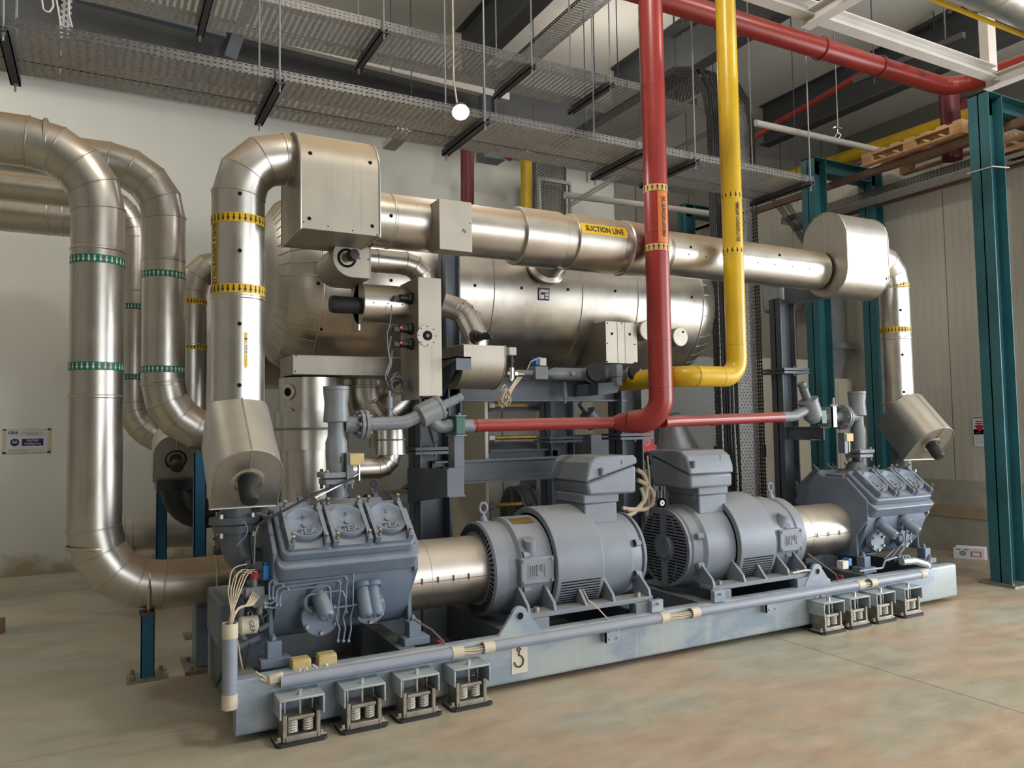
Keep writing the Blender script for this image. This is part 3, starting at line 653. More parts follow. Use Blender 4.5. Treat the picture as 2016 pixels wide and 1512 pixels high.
# caution sheet on the back wall
q0 = P(53,868,Y=YB-.005); wS = (P(92,868,Y=YB).x - P(10,868,Y=YB).x); hS = wS*.60
def s3(M, o, U, V, N, w, h):
    for (x0,x1,y0,y1) in ((-w*.58,w*.58,h*.50,h*.56),(-w*.58,w*.58,-h*.58,-h*.50),(-w*.58,-w*.5,-h*.58,h*.58),(w*.5,w*.58,-h*.64,h*.64)): rect(M,o,U,V,N,x0,x1,y0,y1,6,-.0005)
    put_text(M, 'GEA', h*.19, (o-U*w*.335+V*h*.39+N*.0008,U,V,N), 5, bold=True, sx=1.15)
    put_text(M, 'GRASSO Refrigeration LLC', h*.07, (o+U*w*.13+V*h*.41+N*.0008,U,V,N), 1)
    rect(M,o,U,V,N,-w*.15,w*.40,h*.33,h*.345,1,.001); rect(M,o,U,V,N,0,w*.28,h*.29,h*.305,1,.001); rect(M,o,U,V,N,-w*.42,w*.42,h*.255,h*.262,1,.001)
    c = o-U*w*.29-V*h*.06; disc(M, c, N, h*.18, 2)
    rect(M,c,U,V,N,-h*.10,h*.10,-h*.01,h*.03,4,.002); rect(M,c,U,V,N,-h*.09,-h*.02,-h*.03,0,4,.002); rect(M,c,U,V,N,h*.02,h*.09,-h*.03,0,4,.002)
    M.lathe([(.0018,h*.085),(.0018,h*.095)], c+V*h*.03, N, 20, 4)
    rect(M,o,U,V,N,-w*.12,w*.40,-h*.23,h*.10,2,.001)
    put_text(M, 'CAUTION', h*.11, (o+U*w*.14+V*h*.025+N*.001,U,V,N), 4, bold=True); rect(M,o,U,V,N,w*.01,w*.28,-h*.045,-h*.035,4,.002)
    put_text(M, 'Welding Area', h*.12, (o+U*w*.14-V*h*.13+N*.001,U,V,N), 4, bold=True)
    rect(M,o,U,V,N,-w*.44,w*.42,-h*.42,-h*.41,1,.001); rect(M,o,U,V,N,-w*.44,w*.06,-h*.46,-h*.445,1,.001)
sheet('caution_sign', q0, (1,0,0), (0,0,1), wS, hS, 'white caution welding area sheet taped to the back wall at far left', s3)
# folded white card standing on the floor by the right wall
c0 = P(1908,1100,Z=0)
t = thing('floor_notice', c0, 'folded white card with red frame standing on the floor by the right wall', 'sign')
U = Vector((.55,-.83,0)).normalized(); V = Vector((-.35,-.2,.9)).normalized(); N = U.cross(V)
if N.y > 0: N = -N
M = MB(); o = c0+V*.07; M.obox(o, U, V, N, .15, .07, .003)
o2 = o+N*.004; rect(M,o2,U,V,N,.02,.12,-.04,.03,1); rect(M,o2,U,V,N,.03,.11,-.03,.02,0,.001); M.lathe([(.001,.022),(.001,.03)], o2-U*.06, N, 20, 2); rect(M,o2,U,V,N,-.068,-.052,-.01,.01,2); rect(M,o2,U,V,N,-.12,-.08,.045,.056,1); rect(M,o2,U,V,N,-.05,.0,.045,.053,2)
M.build('printed_face', ['paper','print_red','ink'], t)
M = MB(); M.obox(c0-N*.05+V*.05+U*.03, U, (V-N*.9), N, .15, .075, .003); M.build('back_flap', 'paper', t)
# ============================================================ skid frame
AY, AZ = 4.70, .65
X0, X1, SY, ST = .632, 6.665, 4.20, .318
SKID = t = thing('skid_frame', (3.65, 4.9, .03), 'long pale blue grey steel skid frame under both compressors and motors', 'machine skid')
m, nt, b = nodes('skid_paint'); co = coords(nt)
f1 = noise(nt, 1.3, 6, coords(nt, 'Object', (1, 1, 2.2)), .6)
c1 = ramp(nt, f1, [(.34, (.40,.435,.42)), (.46, (.37,.42,.435)), (.55, (.25,.31,.385)), (.66, (.36,.40,.42))])
f2 = noise(nt, 9, 4, coords(nt, 'Object', (2.4, 1, .22)), .6)
c1 = mixc(nt, math_(nt, 'MULTIPLY', ramp(nt, f2, [(.56, 0.), (.66, 1.)]), .4), c1, (.46,.49,.47))
lk(nt, c1, b.inputs['Base Color']); b.inputs['Roughness'].default_value = .36; MATS['skid_paint'] = m
def beam_profile(y0, y1, z0, z1, r=.022):
    pts = []
    for (cy_, cz_, a0) in ((y0+r, z0+r, PI), (y1-r, z0+r, 1.5*PI), (y1-r, z1-r, 0), (y0+r, z1-r, .5*PI)):
        pts += [(cy_ + r*math.cos(a0+i*PI/8), cz_ + r*math.sin(a0+i*PI/8)) for i in range(5)]
    return pts
M = MB(); M.px(beam_profile(SY, SY+.10, .035, ST), X0, X1); M.build('side_beam', 'skid_paint', t, smooth=.6)
M = MB(); M.px(beam_profile(5.25, 5.35, .035, ST), X0, X1); M.build('side_beam', 'skid_paint', t, smooth=.6)
for x in (.70, 1.60, 2.30, 3.30, 3.86, 5.0, 5.66, 6.50):
    M = MB(); M.box(x-.05, x+.05, SY+.10, 5.25, .06, ST-.006); M.build('cross_beam', 'machine_grey_dark', t, bevel=.004)
M = MB(); M.box(X0+.05, X1-.05, SY+.10, 5.25, .05, .07); M.build('shadow_pan', 'machine_grey_dark', t)  # dark grey pan: the shadow inside the skid put into its colour
def hookmark(M, o, h, mat):
    pts = [(0,.42),(-.07,.36),(0,.29),(.07,.36),(0,.42)]
    M.tube([o+Vector((x*h,0,z*h)) for x, z in pts], .0035, 6, mat)
    pts = [(0,.29),(0,.18),(.10,.12),(.16,.02),(.14,-.12),(.04,-.20),(-.08,-.18),(-.15,-.10),(-.16,-.02)]
    M.tube([o+Vector((x*h,0,z*h)) for x, z in pts], .0045, 6, mat)
for px_, py_ in ((1023,1297),(1616,1186)):
    q = P(px_, py_, Y=SY-.002)
    M = MB(); M.box(q.x-.055, q.x+.055, SY-.003, SY-.0005, q.z-.085, q.z+.085); hookmark(M, Vector((q.x-.005, SY-.005, q.z-.01)), .19, 1)
    M.build('lifting_label', ['label_cream','ink'], t, label='cream label with black crane hook symbol')
for px_ in (1022, 1607):
    q = P(px_, 1245 if px_ < 1300 else 1150, Y=SY+.05)
    w2 = .155
    pts = [(-w2, 0), (w2, 0)] + [(.055*math.sin(a)+0, .115+.055*math.cos(a)) for a in [PI*.42 - PI*.84*i/10 for i in range(11)]]
    hole = [(.022*math.cos(2*PI*i/20), .112+.022*math.sin(2*PI*i/20)) for i in range(20)]
    M = MB(); M.py([(q.x+u, ST-.008+v) for u, v in pts], SY+.035, SY+.06)
    M.lathe([(-.0015, 0), (-.0015, .022), (.0, .022)], (q.x, SY+.035, ST-.008+.112), (0,1,0), 20, 1); M.lathe([(-.004,.022),(-.004,.027),(0,.027)], (q.x, SY+.035, ST-.008+.112), (0,1,0), 20, 0)
    M.build('lifting_lug', ['skid_paint', 'gauge_black'], t, label='rounded lifting lug with a hole')
for px_, py_ in ((1206,1250),(1519,1193)):
    q = P(px_, py_, Y=SY-.05)
    M = MB(); M.box(q.x-.055, q.x+.055, SY-.05, SY-.042, q.z-.045, q.z+.045); M.box(q.x-.055, q.x-.045, SY-.05, SY, q.z-.045, q.z+.045)
    for i in (-1,1):
        for j in (-1,1): M.lathe([(-.002,0),(-.002,.007),(0,.007)], (q.x+i*.03, SY-.05, q.z+j*.025), (0,1,0), 10, 1)
    M.build('earthing_bracket', ['skid_paint','rust_brown'], t)
M = MB(); q = P(452,1300,Y=4.3)

# ------------------------------------------------------------ conduits lying along the top of the front beam
segs = [(548,905,'left end piece'),(945,1308,'second piece from the left'),(1352,1690,'third piece from the left'),(1703,1812,'short right end piece')]
for a, e, lab in segs:
    xa = P(a, 1343-.1645*(a-465)+4, Y=SY+.0).x; xe = P(e, 1343-.1645*(e-465)+4, Y=SY+.0).x
    c = Vector((0, SY-.036, ST-.030)); t = thing('conduit', (xa, c.y, c.z), 'blue grey plastic conduit along the front edge of the skid, '+lab, 'conduit')
    M = MB(); M.lathe([(0,.024),(0,.032),(xe-xa,.032),(xe-xa,.024)], (xa, c.y, c.z), (1,0,0), 24); M.build('pipe_shell', 'pvc_grey', t)
    for xt in ((xa,) if a > 600 else ()) + (xe-.07,):
        M = MB(); M.lathe([(0,.0325),(0,.035),(.07,.035),(.07,.0325)], (xt, c.y, c.z), (1,0,0), 24); M.build('taped_end', 'cream_tape', t)
c = Vector((0, SY-.036, ST-.030))
for a, e, lab in ((905,948,'left gap'),(1300,1356,'middle gap'),(1685,1706,'right gap')):
    xa = P(a, 1343-.1645*(a-465)+4, Y=SY).x-.05; xe = P(e, 1343-.1645*(e-465)+4, Y=SY).x+.05
    M = MB()
    for k in range(6):
        an = k*1.05; M.tube([(xa, c.y+.014*math.cos(an), c.z+.014*math.sin(an)), ((xa+xe)/2, c.y+.018*math.cos(an+.5), c.z-.008+.015*math.sin(an+.5)), (xe, c.y+.014*math.cos(an+.9), c.z+.014*math.sin(an+.9))], .006, 6)
    M.build('cable_bundle', 'cable_cream', label='cream cables showing between two conduits on the skid edge, '+lab, cat='cable')
t = thing('conduit', (.60, 4.22, .2), 'upright blue grey conduit standing at the near left corner of the skid', 'conduit')
qa, qb = P(452,1395,Y=4.21), P(453,1228,Y=4.21)
M = MB(); M.lathe([(0,.028),(0,.037),((qb-qa).length,.037),((qb-qa).length,.028)], qa, qb-qa, 24); M.build('pipe_shell', 'pvc_grey', t)
for q in (qa, qb-(qb-qa).normalized()*.07): M = MB(); M.lathe([(0,.038),(0,.040),(.075,.040),(.075,.038)], q, qb-qa, 24); M.build('taped_end', 'cream_tape', t)

# ------------------------------------------------------------ spring isolators
def isolator(x):
    t = thing('spring_isolator', (x, 4.13, 0), 'x', 'spring isolator')
    M = MB(); M.pz([(x-.125+.02*(i in (0,3)), 0) for i in ()] or [(x-.13,4.045),(x-.11,4.03),(x+.11,4.03),(x+.13,4.045),(x+.13,4.175),(x+.11,4.19),(x-.11,4.19),(x-.13,4.175)], 0, .016); M.build('base_pad', 'black_rubber', t)
    M = MB(); M.box(x-.085, x+.085, 4.05, 4.17, .016, .045); M.box(x-.095, x-.075, 4.05, 4.17, .016, .15); M.box(x+.075, x+.095, 4.05, 4.17, .016, .15); M.box(x-.13, x-.08, 4.06, 4.16, .016, .028); M.box(x+.08, x+.13, 4.06, 4.16, .016, .028); M.build('housing', 'steel_dirty', t, bevel=.003)
    for s in (-1, 1):
        for yy in (4.085,):
            M = MB(); M.tube([(x+s*.040+.023*math.cos(a), yy+.023*math.sin(a), .052+.0125*a/(2*PI)) for a in [i*PI/5 for i in range(51)]], .0052, 6); M.build('spring', 'spring_white', t)
    M = MB(); M.box(x-.068, x+.068, 4.055, 4.165, .118, .138); M.build('load_plate', 'steel_dirty', t, bevel=.004)
    M = MB(); M.box(x-.115, x+.115, 4.035, SY, .222, .234); M.box(x-.115, x-.104, 4.035, SY, .135, .222); M.box(x+.104, x+.115, 4.035, SY, .135, .222); M.build('bracket', 'skid_paint', t, bevel=.004)
    M = MB(); M.cyl((x, 4.09, .13), (x, 4.09, .24), .008, seg=10); bolt(M, (x, 4.09, .234), (0,0,1), .014, .028); M.build('adjusting_bolt', 'steel', t)
    for s in (-1, 1):
        M = MB(); M.cyl((x+s*.072, 4.12, .13), (x+s*.072, 4.12, .225), .006, seg=8); M.build('guide_rod', 'steel', t)
        M = MB(); bolt(M, (x+s*.108, 4.075, .026), (0,0,1), .013, .018); M.build('anchor_bolt', 'steel', t)
    return t
iso = None
for px_, py_, lab in ((596,1468,'nearest of all, at the left end'),(720,1438,'second from the left end'),(829,1412,'third from the left end'),(932,1391,'fourth from the left end, nearest the crane hook label'),
                 (1646,1240,'nearest of the right hand four, beside the hook label'),(1697,1228,'second of the right hand four'),(1748,1219,'third of the right hand four'),(1802,1206,'last one at the far right end of the skid')):
    x = P(px_, py_, Y=4.03).x
    if iso is None: iso = isolator(x); o = iso; xx = x
    else: o = copy_tree(iso, (x-xx, 0, 0))
    o['label'] = 'spring isolator under the skid edge, '+lab; o['group'] = 'spring isolators carrying the skid'

# ============================================================ compressor
def compressor(x0, lab, L=.84):
    t = thing('compressor', (x0+L/2, AY, .33), lab, 'compressor', None)
    x1 = x0+L; Y = AY
    def mir(p): return p + [(2*Y-y, z) for y, z in reversed(p)]
    plate = mir([(4.53,1.10),(4.335,.92),(4.335,.76),(4.45,.61),(4.45,.43)])
    for k, (a, c_) in enumerate(((x0, x0+.028), (x1-.028, x1))):
        M = MB(); M.px(list(reversed(plate)), a, c_); M.build('end_plate', 'machine_grey', t, bevel=.005)
    body = mir([(4.57,1.06),(4.37,.90),(4.355,.84),(4.36,.72),(4.40,.62),(4.46,.52),(4.52,.45),(4.60,.41)])
    M = MB(); M.px(list(reversed(body)), x0+.028, x1-.028)
    for i in range(8): M.ball((x0+.10+i*(L-.2)/7, 4.345, .80), .024, 10, d=(1,0,0))
    M.build('crankcase', 'machine_grey', t, smooth=.5)
    M = MB(); M.lathe([(0,.0),(.0,.20),(.02,.21),(.03,.21),(.03,0)], (x0-.03, Y, AZ), (1,0,0), 36)
    for i in range(12): bolt(M, (x0-.03, Y+.185*math.cos(i*PI/6), AZ+.185*math.sin(i*PI/6)), (-1,0,0), .012, .014)
    M.build('bearing_cover', 'machine_grey_dark', t)
    # cylinder bank, front and back
    for s in (1, -1):
        lo = Vector((0, Y+s*(4.285-4.70), .865)); up = Vector((0, Y+s*(4.58-4.70), 1.105)); v = (up-lo).normalized(); u = Vector((1,0,0)); n = Vector((0, -s*v.z, abs(v.y)))
        H = (up-lo).length; fr = lambda k: (lo, u, v, n)
        M = MB()
        def rr(xa, xb, va, vb, r=.03):
            pts = []
            for cx_, cy_, a0 in ((xb-r, va+r, -PI/2), (xb-r, vb-r, 0), (xa+r, vb-r, PI/2), (xa+r, va+r, PI)): pts += [(cx_+r*math.cos(a0+i*PI/8), cy_+r*math.sin(a0+i*PI/8)) for i in range(5)]
            return pts
        M.prism(rr(x0+.015, x1-.015, -.03, H+.02, .04), (lo, u, v, n), -.10, .0)
        M.prism(rr(x0+.035, x1-.04, .02, H+.01, .04), (lo, u, v, n), .0, .055)
        M.build('cylinder_head_block', 'machine_grey', t, smooth=.5, bevel=.008)
        cw = (L-.11)/3
        for k in range(3):
            xc = x0+.06+cw*(k+.5); c0 = lo + u*xc + v*(H*.54)
            cv = MB(); cv.prism(rr(-cw*.46, cw*.46, -.165, .150, .02), (c0, u, v, n), .05, .072)
            for q in (-1, 1):
                cv.prism([(q*cw*.46,-.165),(q*cw*.46,.15),(q*cw*.34,.15),(q*cw*.36,.09),(q*cw*.37,-.09),(q*cw*.34,-.165)], (c0, u, v, n), .07, .108)
            cv.lathe([(.072,.120),(.094,.118),(.106,.110),(.104,.101),(.090,.080),(.080,.045),(.0765,.016),(.086,.012),(.088,0)], c0, n, 40)
            cover = cv.build('cylinder_cover', 'machine_grey', t, smooth=.45, bevel=.0)
            if s == 1:
                T = MB(); put_text(T, 'GEA', .058, (c0 - v*.062 + n*.076, u, v, n), 0, .022, True, 1.25); T.build('raised_lettering', 'machine_grey', cover)
                T = MB(); put_text(T, str(6-2*k), .045, (c0 + v*.052 + n*.0935 + u*.0, u, v, n)); T.build('pen_number', 'ink', cover, label='handwritten number in black pen')
            for q in (-1, 1):
                for r_ in (-1, 1):
                    S = MB(); b0 = c0 + u*(q*cw*.37) + v*(.132 if r_ > 0 else -.140) + n*.105
                    S.lathe([(0,.012),(.012,.012),(.014,.008),(.034,.0075),(.034,.010),(.046,.010),(.048,0)], b0, n, 10); S.build('stud', 'steel_dirty', cover)
    # top casting
    M = MB(); xm = (x0+x1)/2
    M.lathe([(0,.0),(0,.13),(.05,.15),(.09,.13),(.12,.08),(.13,.06)], (xm+.06, Y, 1.04), (0,0,1), 28)
    M.px([(4.56,1.04),(4.84,1.04),(4.80,1.12),(4.60,1.12)], x0+.06, x1-.08)
    M.build('top_casting', 'machine_grey_dark', t, smooth=.6, bevel=.01)
    # feet on the skid
    for x in (x0+.014, x1-.014):
        for y in (4.40, 5.0):
            M = MB(); M.box(x-.038, x+.038, y-.04, y+.04, .355, .445); M.box(x-.075, x+.085, y-.06, y+.06, ST-.006, .357); bolt(M, (x, y, .445), (0,0,1), .018, .022); M.cyl((x,y,.44),(x,y,.48),.009,seg=8); M.build('foot', 'machine_grey', t, bevel=.003)
    return t
def cover_plate(t, c, r, nb=6, flat=False):
    M = MB(); y = c.y
    pts = [(c.x + r*math.cos(a), c.z + r*math.sin(a)) for a in [2*PI*i/28 for i in range(28)]]
    if flat: pts = [(x, min(z, c.z+r*.55)) for x, z in pts]
    M.py(pts, y-.016, y+.04); M.build('cover_plate', 'machine_grey', t, bevel=.002).data
    for i in range(nb):
        a = 2*PI*(i+.5)/nb; z = c.z+r*.84*math.sin(a)
        if flat: z = min(z, c.z+r*.42)
        B = MB(); bolt(B, (c.x + r*.84*math.cos(a), y-.016, z), (0,-1,0), .011, .016); B.build('cover_bolt', 'steel_dirty', t)
C1 = compressor(.84, 'left blue grey piston compressor with pen numbers 6, 4 and 2 on its covers')
F = 4.375
cover_plate(C1, P(631,1212,Y=F), .108, 6, True); cover_plate(C1, P(727,1196,Y=F), .092, 6, False)
def canister(t, base, d, L, r, name='oil_canister'):
    M = MB(); d = nrm(d); M.lathe([(-.03,.0),(-.03,r*1.45),(-.005,r*1.45),(-.005,r*.95),(L*.05,r),(L*.93,r),(L,r*.82),(L,0)], base, d, 24)
    for i in range(6): bolt(M, Vector(base)+d*L + (Matrix.Rotation(i*PI/3, 3, d) @ d.orthogonal().normalized())*r*.6, d, .006, .006)
    M.build(name, 'machine_grey', t, smooth=.5)
dn = (.04, -.55, -.85)
canister(C1, P(628,1172,Y=F-.01), (.12,-.75,-.72), .15, .045)
canister(C1, P(713,1160,Y=F-.01), (.02,-.50,-.9), .16, .040); canister(C1, P(732,1158,Y=F-.01), (.02,-.50,-.9), .16, .040)
def line(t, pts, r=.0055, Y=F-.04, mat='machine_grey', name='oil_line', n=4, dy=0):
    M = MB(); M.tube(arc([P(a, c_, Y=Y) for a, c_ in pts], .025, n), r, 8)
    for k in (0, len(pts)-1):
        q = P(*pts[k], Y=Y); M.ball(q, r*1.9, 8)
    return M.build(name, mat, t, smooth=.6)
for k in range(4):
    d = k*9.5
    line(C1, [(530+k*7,1178+ (0 if k < 2 else 14)),(530+k*7,1143+d*.55+(k*2)),(695-d*1.25+ (0), 1124+d*.95),(695-d*1.6,1124+d*.95+ (72 - k*4)), (690-d*1.55, 1215), (683-d*1.2+8, 1238),(678-d*1.1+8,1262)] if k < 3 else [(551,1192),(551,1165),(649,1152),(652,1198),(706,1190)])
line(C1, [(521,1195),(545,1198),(553,1166),(566,1160)]); line(C1, [(521,1188),(540,1188),(546,1160),(556,1153)])
line(C1, [(625,1205),(605,1203),(602,1174),(612,1170),(674,1162),(680,1178),(682,1205)])
line(C1, [(640,1166),(606,1172),(600,1180),(600,1196),(612,1204)])
C2 = compressor(5.70, 'right piston compressor with a dark shaded end plate facing the motors')
def off(px_, py_, Y=F): return P(px_, py_, Y=Y)
cover_plate(C2, P(1725,1066,Y=F), .085, 6); cover_plate(C2, P(1779,1058,Y=F), .085, 6)
canister(C2, P(1733,1034,Y=F-.02), (.25,-.85,-.6), .15, .042); canister(C2, P(1778,1026,Y=F-.02), (.25,-.85,-.6), .15, .042)
line(C2, [(1757,1052),(1776,1050),(1780,1066),(1765,1085),(1750,1104)]); line(C2, [(1765,1098),(1782,1078),(1784,1040),(1806,1032),(1808,1075)]); line(C2, [(1776,1040),(1780,1026),(1797,1022),(1797,1036),(1790,1060),(1762,1104)])
line(C2, [(1742,1100),(1760,1082)], name='oil_line')

# ============================================================ motors
def motor(xd, s, lab, box):
    X = lambda q: xd + s*q
    t = thing('electric_motor', (X(.6), AY, .39), lab, 'motor'); ax = (s, 0, 0); c = Vector((xd, AY, AZ))
    M = MB(); M.lathe([(.17,.0),(.17,.30),(.19,.325),(.42,.325),(.42,.34),(.79,.34),(.79,.325),(1.06,.322),(1.09,.30),(1.17,.29),(1.20,.26),(1.20,0)], c, ax, 64)
    for a in (.35, -.35, 2.6):
        for q in (.20, 1.10): M.lathe([(0,.028),(.05,.022),(.05,0)], c+Vector((s*q,0,0))+Vector((0,-math.cos(a)*.315,math.sin(a)*.315)), ax, 10)
    M.build('barrel', 'motor_grey', t, smooth=.5)
    M = MB(); M.lathe([(.42,.32),(.42,.375),(.425,.38),(.785,.38),(.79,.375),(.79,.32)], c, ax, 72)
    M.build('cooling_band', 'motor_grey', t, smooth=.5, bevel=.003)
    # louvre low on the front of the band
    M = MB()
    for k in range(9):
        a = -.22 - k*.052; patch(M, c, ax, Vector((0,-math.cos(a),math.sin(a))), .3825, -.010*1, .012, .45, .76, 0, 2)
    M.build('louvre', 'gauge_black', t)
    # coupling side cowl with a ring of slots
    M = MB(); M.lathe([(.0,.20),(.0,.295),(.012,.31),(.10,.31),(.11,.30),(.17,.30),(.17,.2)], c, ax, 64)
    for i in range(56):
        a = 2*PI*i/56; r_ = .268; q = c + Vector((-s*.0015, r_*math.cos(a), r_*math.sin(a))); M.obox(q, (0,math.cos(a),math.sin(a)), (0,-math.sin(a),math.cos(a)), (1,0,0), .026, .006, .002, 1)
    M.build('fan_cowl', ['motor_grey','gauge_black'], t, smooth=.5)
    # far end cowl: slotted disc
    M = MB(); e = X(1.215); M.lathe([(1.19,.27),(1.195,.292),(1.215,.292),(1.215,0)], c, ax, 64)
    M.lathe([(1.215,.085),(1.225,.082),(1.225,0)], c, ax, 32)
    z = -.255
    while z < .26:
        hw = math.sqrt(max(0, .27**2 - z*z)); inner_ = math.sqrt(max(0, .10**2-z*z)) if abs(z) < .10 else .02
        for q in (-1, 1):
            a, b_ = inner_+.012, hw
            if b_-a > .03:
                n_ = 2 if b_-a > .13 and abs(z) > .10 else 1
                for j in range(n_):
                    l = (b_-a)/n_; M.box(min(e, e+s*.003), max(e, e+s*.003), AY+q*(a+j*l+.008) if q > 0 else AY-(a+(j+1)*l-.008), AY+q*(a+(j+1)*l-.008) if q > 0 else AY-(a+j*l+.008), AZ+z-.0045, AZ+z+.0045, 1)
        z += .0235
    M.build('fan_cowl', ['motor_grey','gauge_black'], t, smooth=.5)
    # feet
    for sy in (-1, 1):
        M = MB(); ya, yb = sorted((AY+sy*.44, AY+sy*.30)); xa, xb = sorted((X(.16), X(1.14)))
        M.box(xa, xb, ya, yb, .385, .415)
        for q in (.17, .36, .60, .82, 1.12):
            M.px([(AY+sy*.44,.413),(AY+sy*.425,.413+(.02 if q == .6 else .05)),(AY+sy*.31,.56),(AY+sy*.25,.50),(AY+sy*.25,.413)], X(q)-.011, X(q)+.011)
        M.build('foot_rail', 'motor_grey', t, bevel=.003)
        for q in (.24, 1.04): 
            M = MB(); bolt(M, (X(q), AY+sy*.40, .415), (0,0,1), .02, .03, seg=12); M.build('hold_down_bolt', 'steel_dirty', t)
            M = MB(); M.box(X(q)-.06, X(q)+.06, AY+sy*.44-.02, AY+sy*.44+.06 if sy < 0 else AY+.46, ST-.006, .385); M.build('packing_block', 'motor_grey', t, bevel=.003)
    for q in (1.13,):
        M = MB(); M.box(X(q)-.05, X(q)+.05, AY-.50, AY-.46, ST, .40); M.cyl((X(q), AY-.52, .375), (X(q), AY-.44, .375), .008, seg=8); M.build('jacking_block', 'skid_paint', t, bevel=.003)
    # lifting eyes
    for q, zz in ((.07, .31), (1.0, .325)):
        a0 = .0 if q < .5 else -.42; p = c + Vector((s*q, math.sin(a0)*zz, math.cos(a0)*zz)); up = Vector((0, math.sin(a0)*.4, 1)).normalized()
        M = MB(); M.lathe([(-.03,.035),(.01,.028),(.03,.02),(.035,.014),(.05,.012)], p, up, 16)
        M.tube([p + up*(.085+.034*math.cos(2*PI*i/20)) + Vector((.034*math.sin(2*PI*i/20)*(.8),0,0)) for i in range(21)], .010, 8); M.build('lifting_eye', 'motor_grey', t, smooth=.7)
    # blank lifting boss and maker plate on the front
    pa = -.95; q = c + Vector((s*.26, -.325*math.sin(1.05), .325*math.cos(1.05)))
    M = MB(); M.lathe([(-.05,.05),(.0,.045),(.05,.04),(.055,0)], q, (-.15*s,-.35,.93), 20); M.build('lifting_boss', 'motor_grey', t, smooth=.5)
    xw = X(.40-.13) if s > 0 else X(.26); xw = X(.29) if s > 0 else X(.22)
    o = Vector((xw, AY-.325, AZ+.01)); U = Vector((1,0,0)); V = Vector((0,0,1)); N = Vector((0,-1,0))
    M = MB(); M.box(xw-.125, xw+.125, AY-.345, AY-.24, AZ-.075, AZ+.095)
    pl = M.build('maker_plate', 'motor_grey', t, bevel=.008)
    M = MB(); f = Vector((xw, AY-.3455, AZ+.01))
    rect(M, f, U, V, N, -.075, .075, -.052, .052, 0, .001); rect(M, f, U, V, N, -.069, .069, -.046, .046, 1, .0016)
    for x_ in (-.052, -.037, -.022): M.box(f.x+x_-.004, f.x+x_+.004, f.y-.006, f.y, f.z-.034, f.z+.034, 0)
    M.box(f.x-.052, f.x-.022, f.y-.006, f.y, f.z-.037, f.z-.030, 0)
    for z_ in (-.034, -.003, .030): M.box(f.x-.012, f.x+.018 if z_ > -.03 else f.x+.014, f.y-.006, f.y, f.z+z_, f.z+z_+.007, 0)
    M.box(f.x-.012, f.x-.005, f.y-.006, f.y, f.z-.034, f.z+.037, 0); M.box(f.x+.011, f.x+.018, f.y-.006, f.y, f.z-.003, f.z+.037, 0)
    for x_ in (.030, .050): M.box(f.x+x_-.004, f.x+x_+.004, f.y-.006, f.y, f.z-.034 if x_ > .04 else f.z-.005, f.z+.037, 0)
    M.box(f.x+.026, f.x+.054, f.y-.006, f.y, f.z+.030, f.z+.037, 0); M.box(f.x+.026, f.x+.054, f.y-.006, f.y, f.z-.008, f.z-.001, 0)
    M.build('raised_lettering', ['valve_grey','motor_grey'], pl)
    for i in (-1, 1):
        for j in (-1, 1): M = MB(); bolt(M, (xw+i*.105, AY-.345, AZ+.01+j*.068), (0,-1,0), .010, .010, seg=12); M.build('plate_screw', 'motor_grey', pl)
    if s > 0:
        M = MB(); patch(M, c, ax, Vector((0,-math.sin(.42),math.cos(.42))), .3275, -.20, .06, .22, .38, 0, 6); M.build('rating_plate', 'brass', t, label='dark metal rating plate')
    # terminal box on its neck
    xa, xb = sorted((X(.755), X(1.03)))
    M = MB(); M.box(xa, xb, 4.50, 4.86, .90, 1.045); M.box(xa-.012, xb+.012, 4.49, 4.87, 1.045, 1.115); M.build('box_neck', 'motor_grey', t, bevel=.01)
    x0_, x1_ = sorted((X(.735), X(1.165))); ya, yb = 4.44, 4.92
    if s > 0:
        M = MB(); M.py([(x0_+.03,1.105),(x1_-.005,1.105),(x1_,1.30),(x0_,1.195)], ya+.004, yb-.004); M.build('terminal_box', 'motor_grey', t, bevel=.018, smooth=.5)
        M = MB(); M.py([(x0_-.008,1.197),(x1_+.008,1.312),(x1_+.004,1.352),(x1_-.02,1.372),(x0_+.09,1.372),(x0_+.03,1.33),(x0_+.005,1.25)], ya-.004, yb+.004); M.build('box_lid', 'motor_grey', t, bevel=.015, smooth=.5)
    else:
        M = MB(); M.px([(ya+.004,1.105),(yb-.03,1.105),(yb,1.34),(ya,1.205)], x0_+.006, x1_-.006); M.build('terminal_box', 'motor_grey', t, bevel=.018, smooth=.5)
        M = MB(); M.px([(ya-.008,1.207),(yb+.008,1.355),(yb,1.385),(ya+.10,1.385),(ya+.03,1.345),(ya,1.27)], x0_-.004, x1_+.004); M.build('box_lid', 'motor_grey', t, bevel=.015, smooth=.5)
    M = MB(); put_text(M, '1' if s > 0 else '2', .05, (Vector(((x0_+x1_)/2+.08, ya-.006, 1.325)), U, V, N)); M.build('pen_number', 'ink', t, label='handwritten number in black pen')
    for x_ in ((x0_+.10,) if s > 0 else (x0_+.01,)): 
        M = MB(); M.lathe([(0,.0),(.0,.018),(.05,.022),(.055,0)], (x_+.02, ya-.006, 1.24 if s > 0 else 1.26), (0,0,1), 12); M.build('lid_screw_pocket', 'machine_grey_dark', t, smooth=.6)
    return t
MO1 = motor(2.22, 1, 'left electric motor with terminal box marked 1 and a raised maker plate', 1)
MO2 = motor(5.04, -1, 'right electric motor with terminal box marked 2 and a dark slotted fan end', 2)
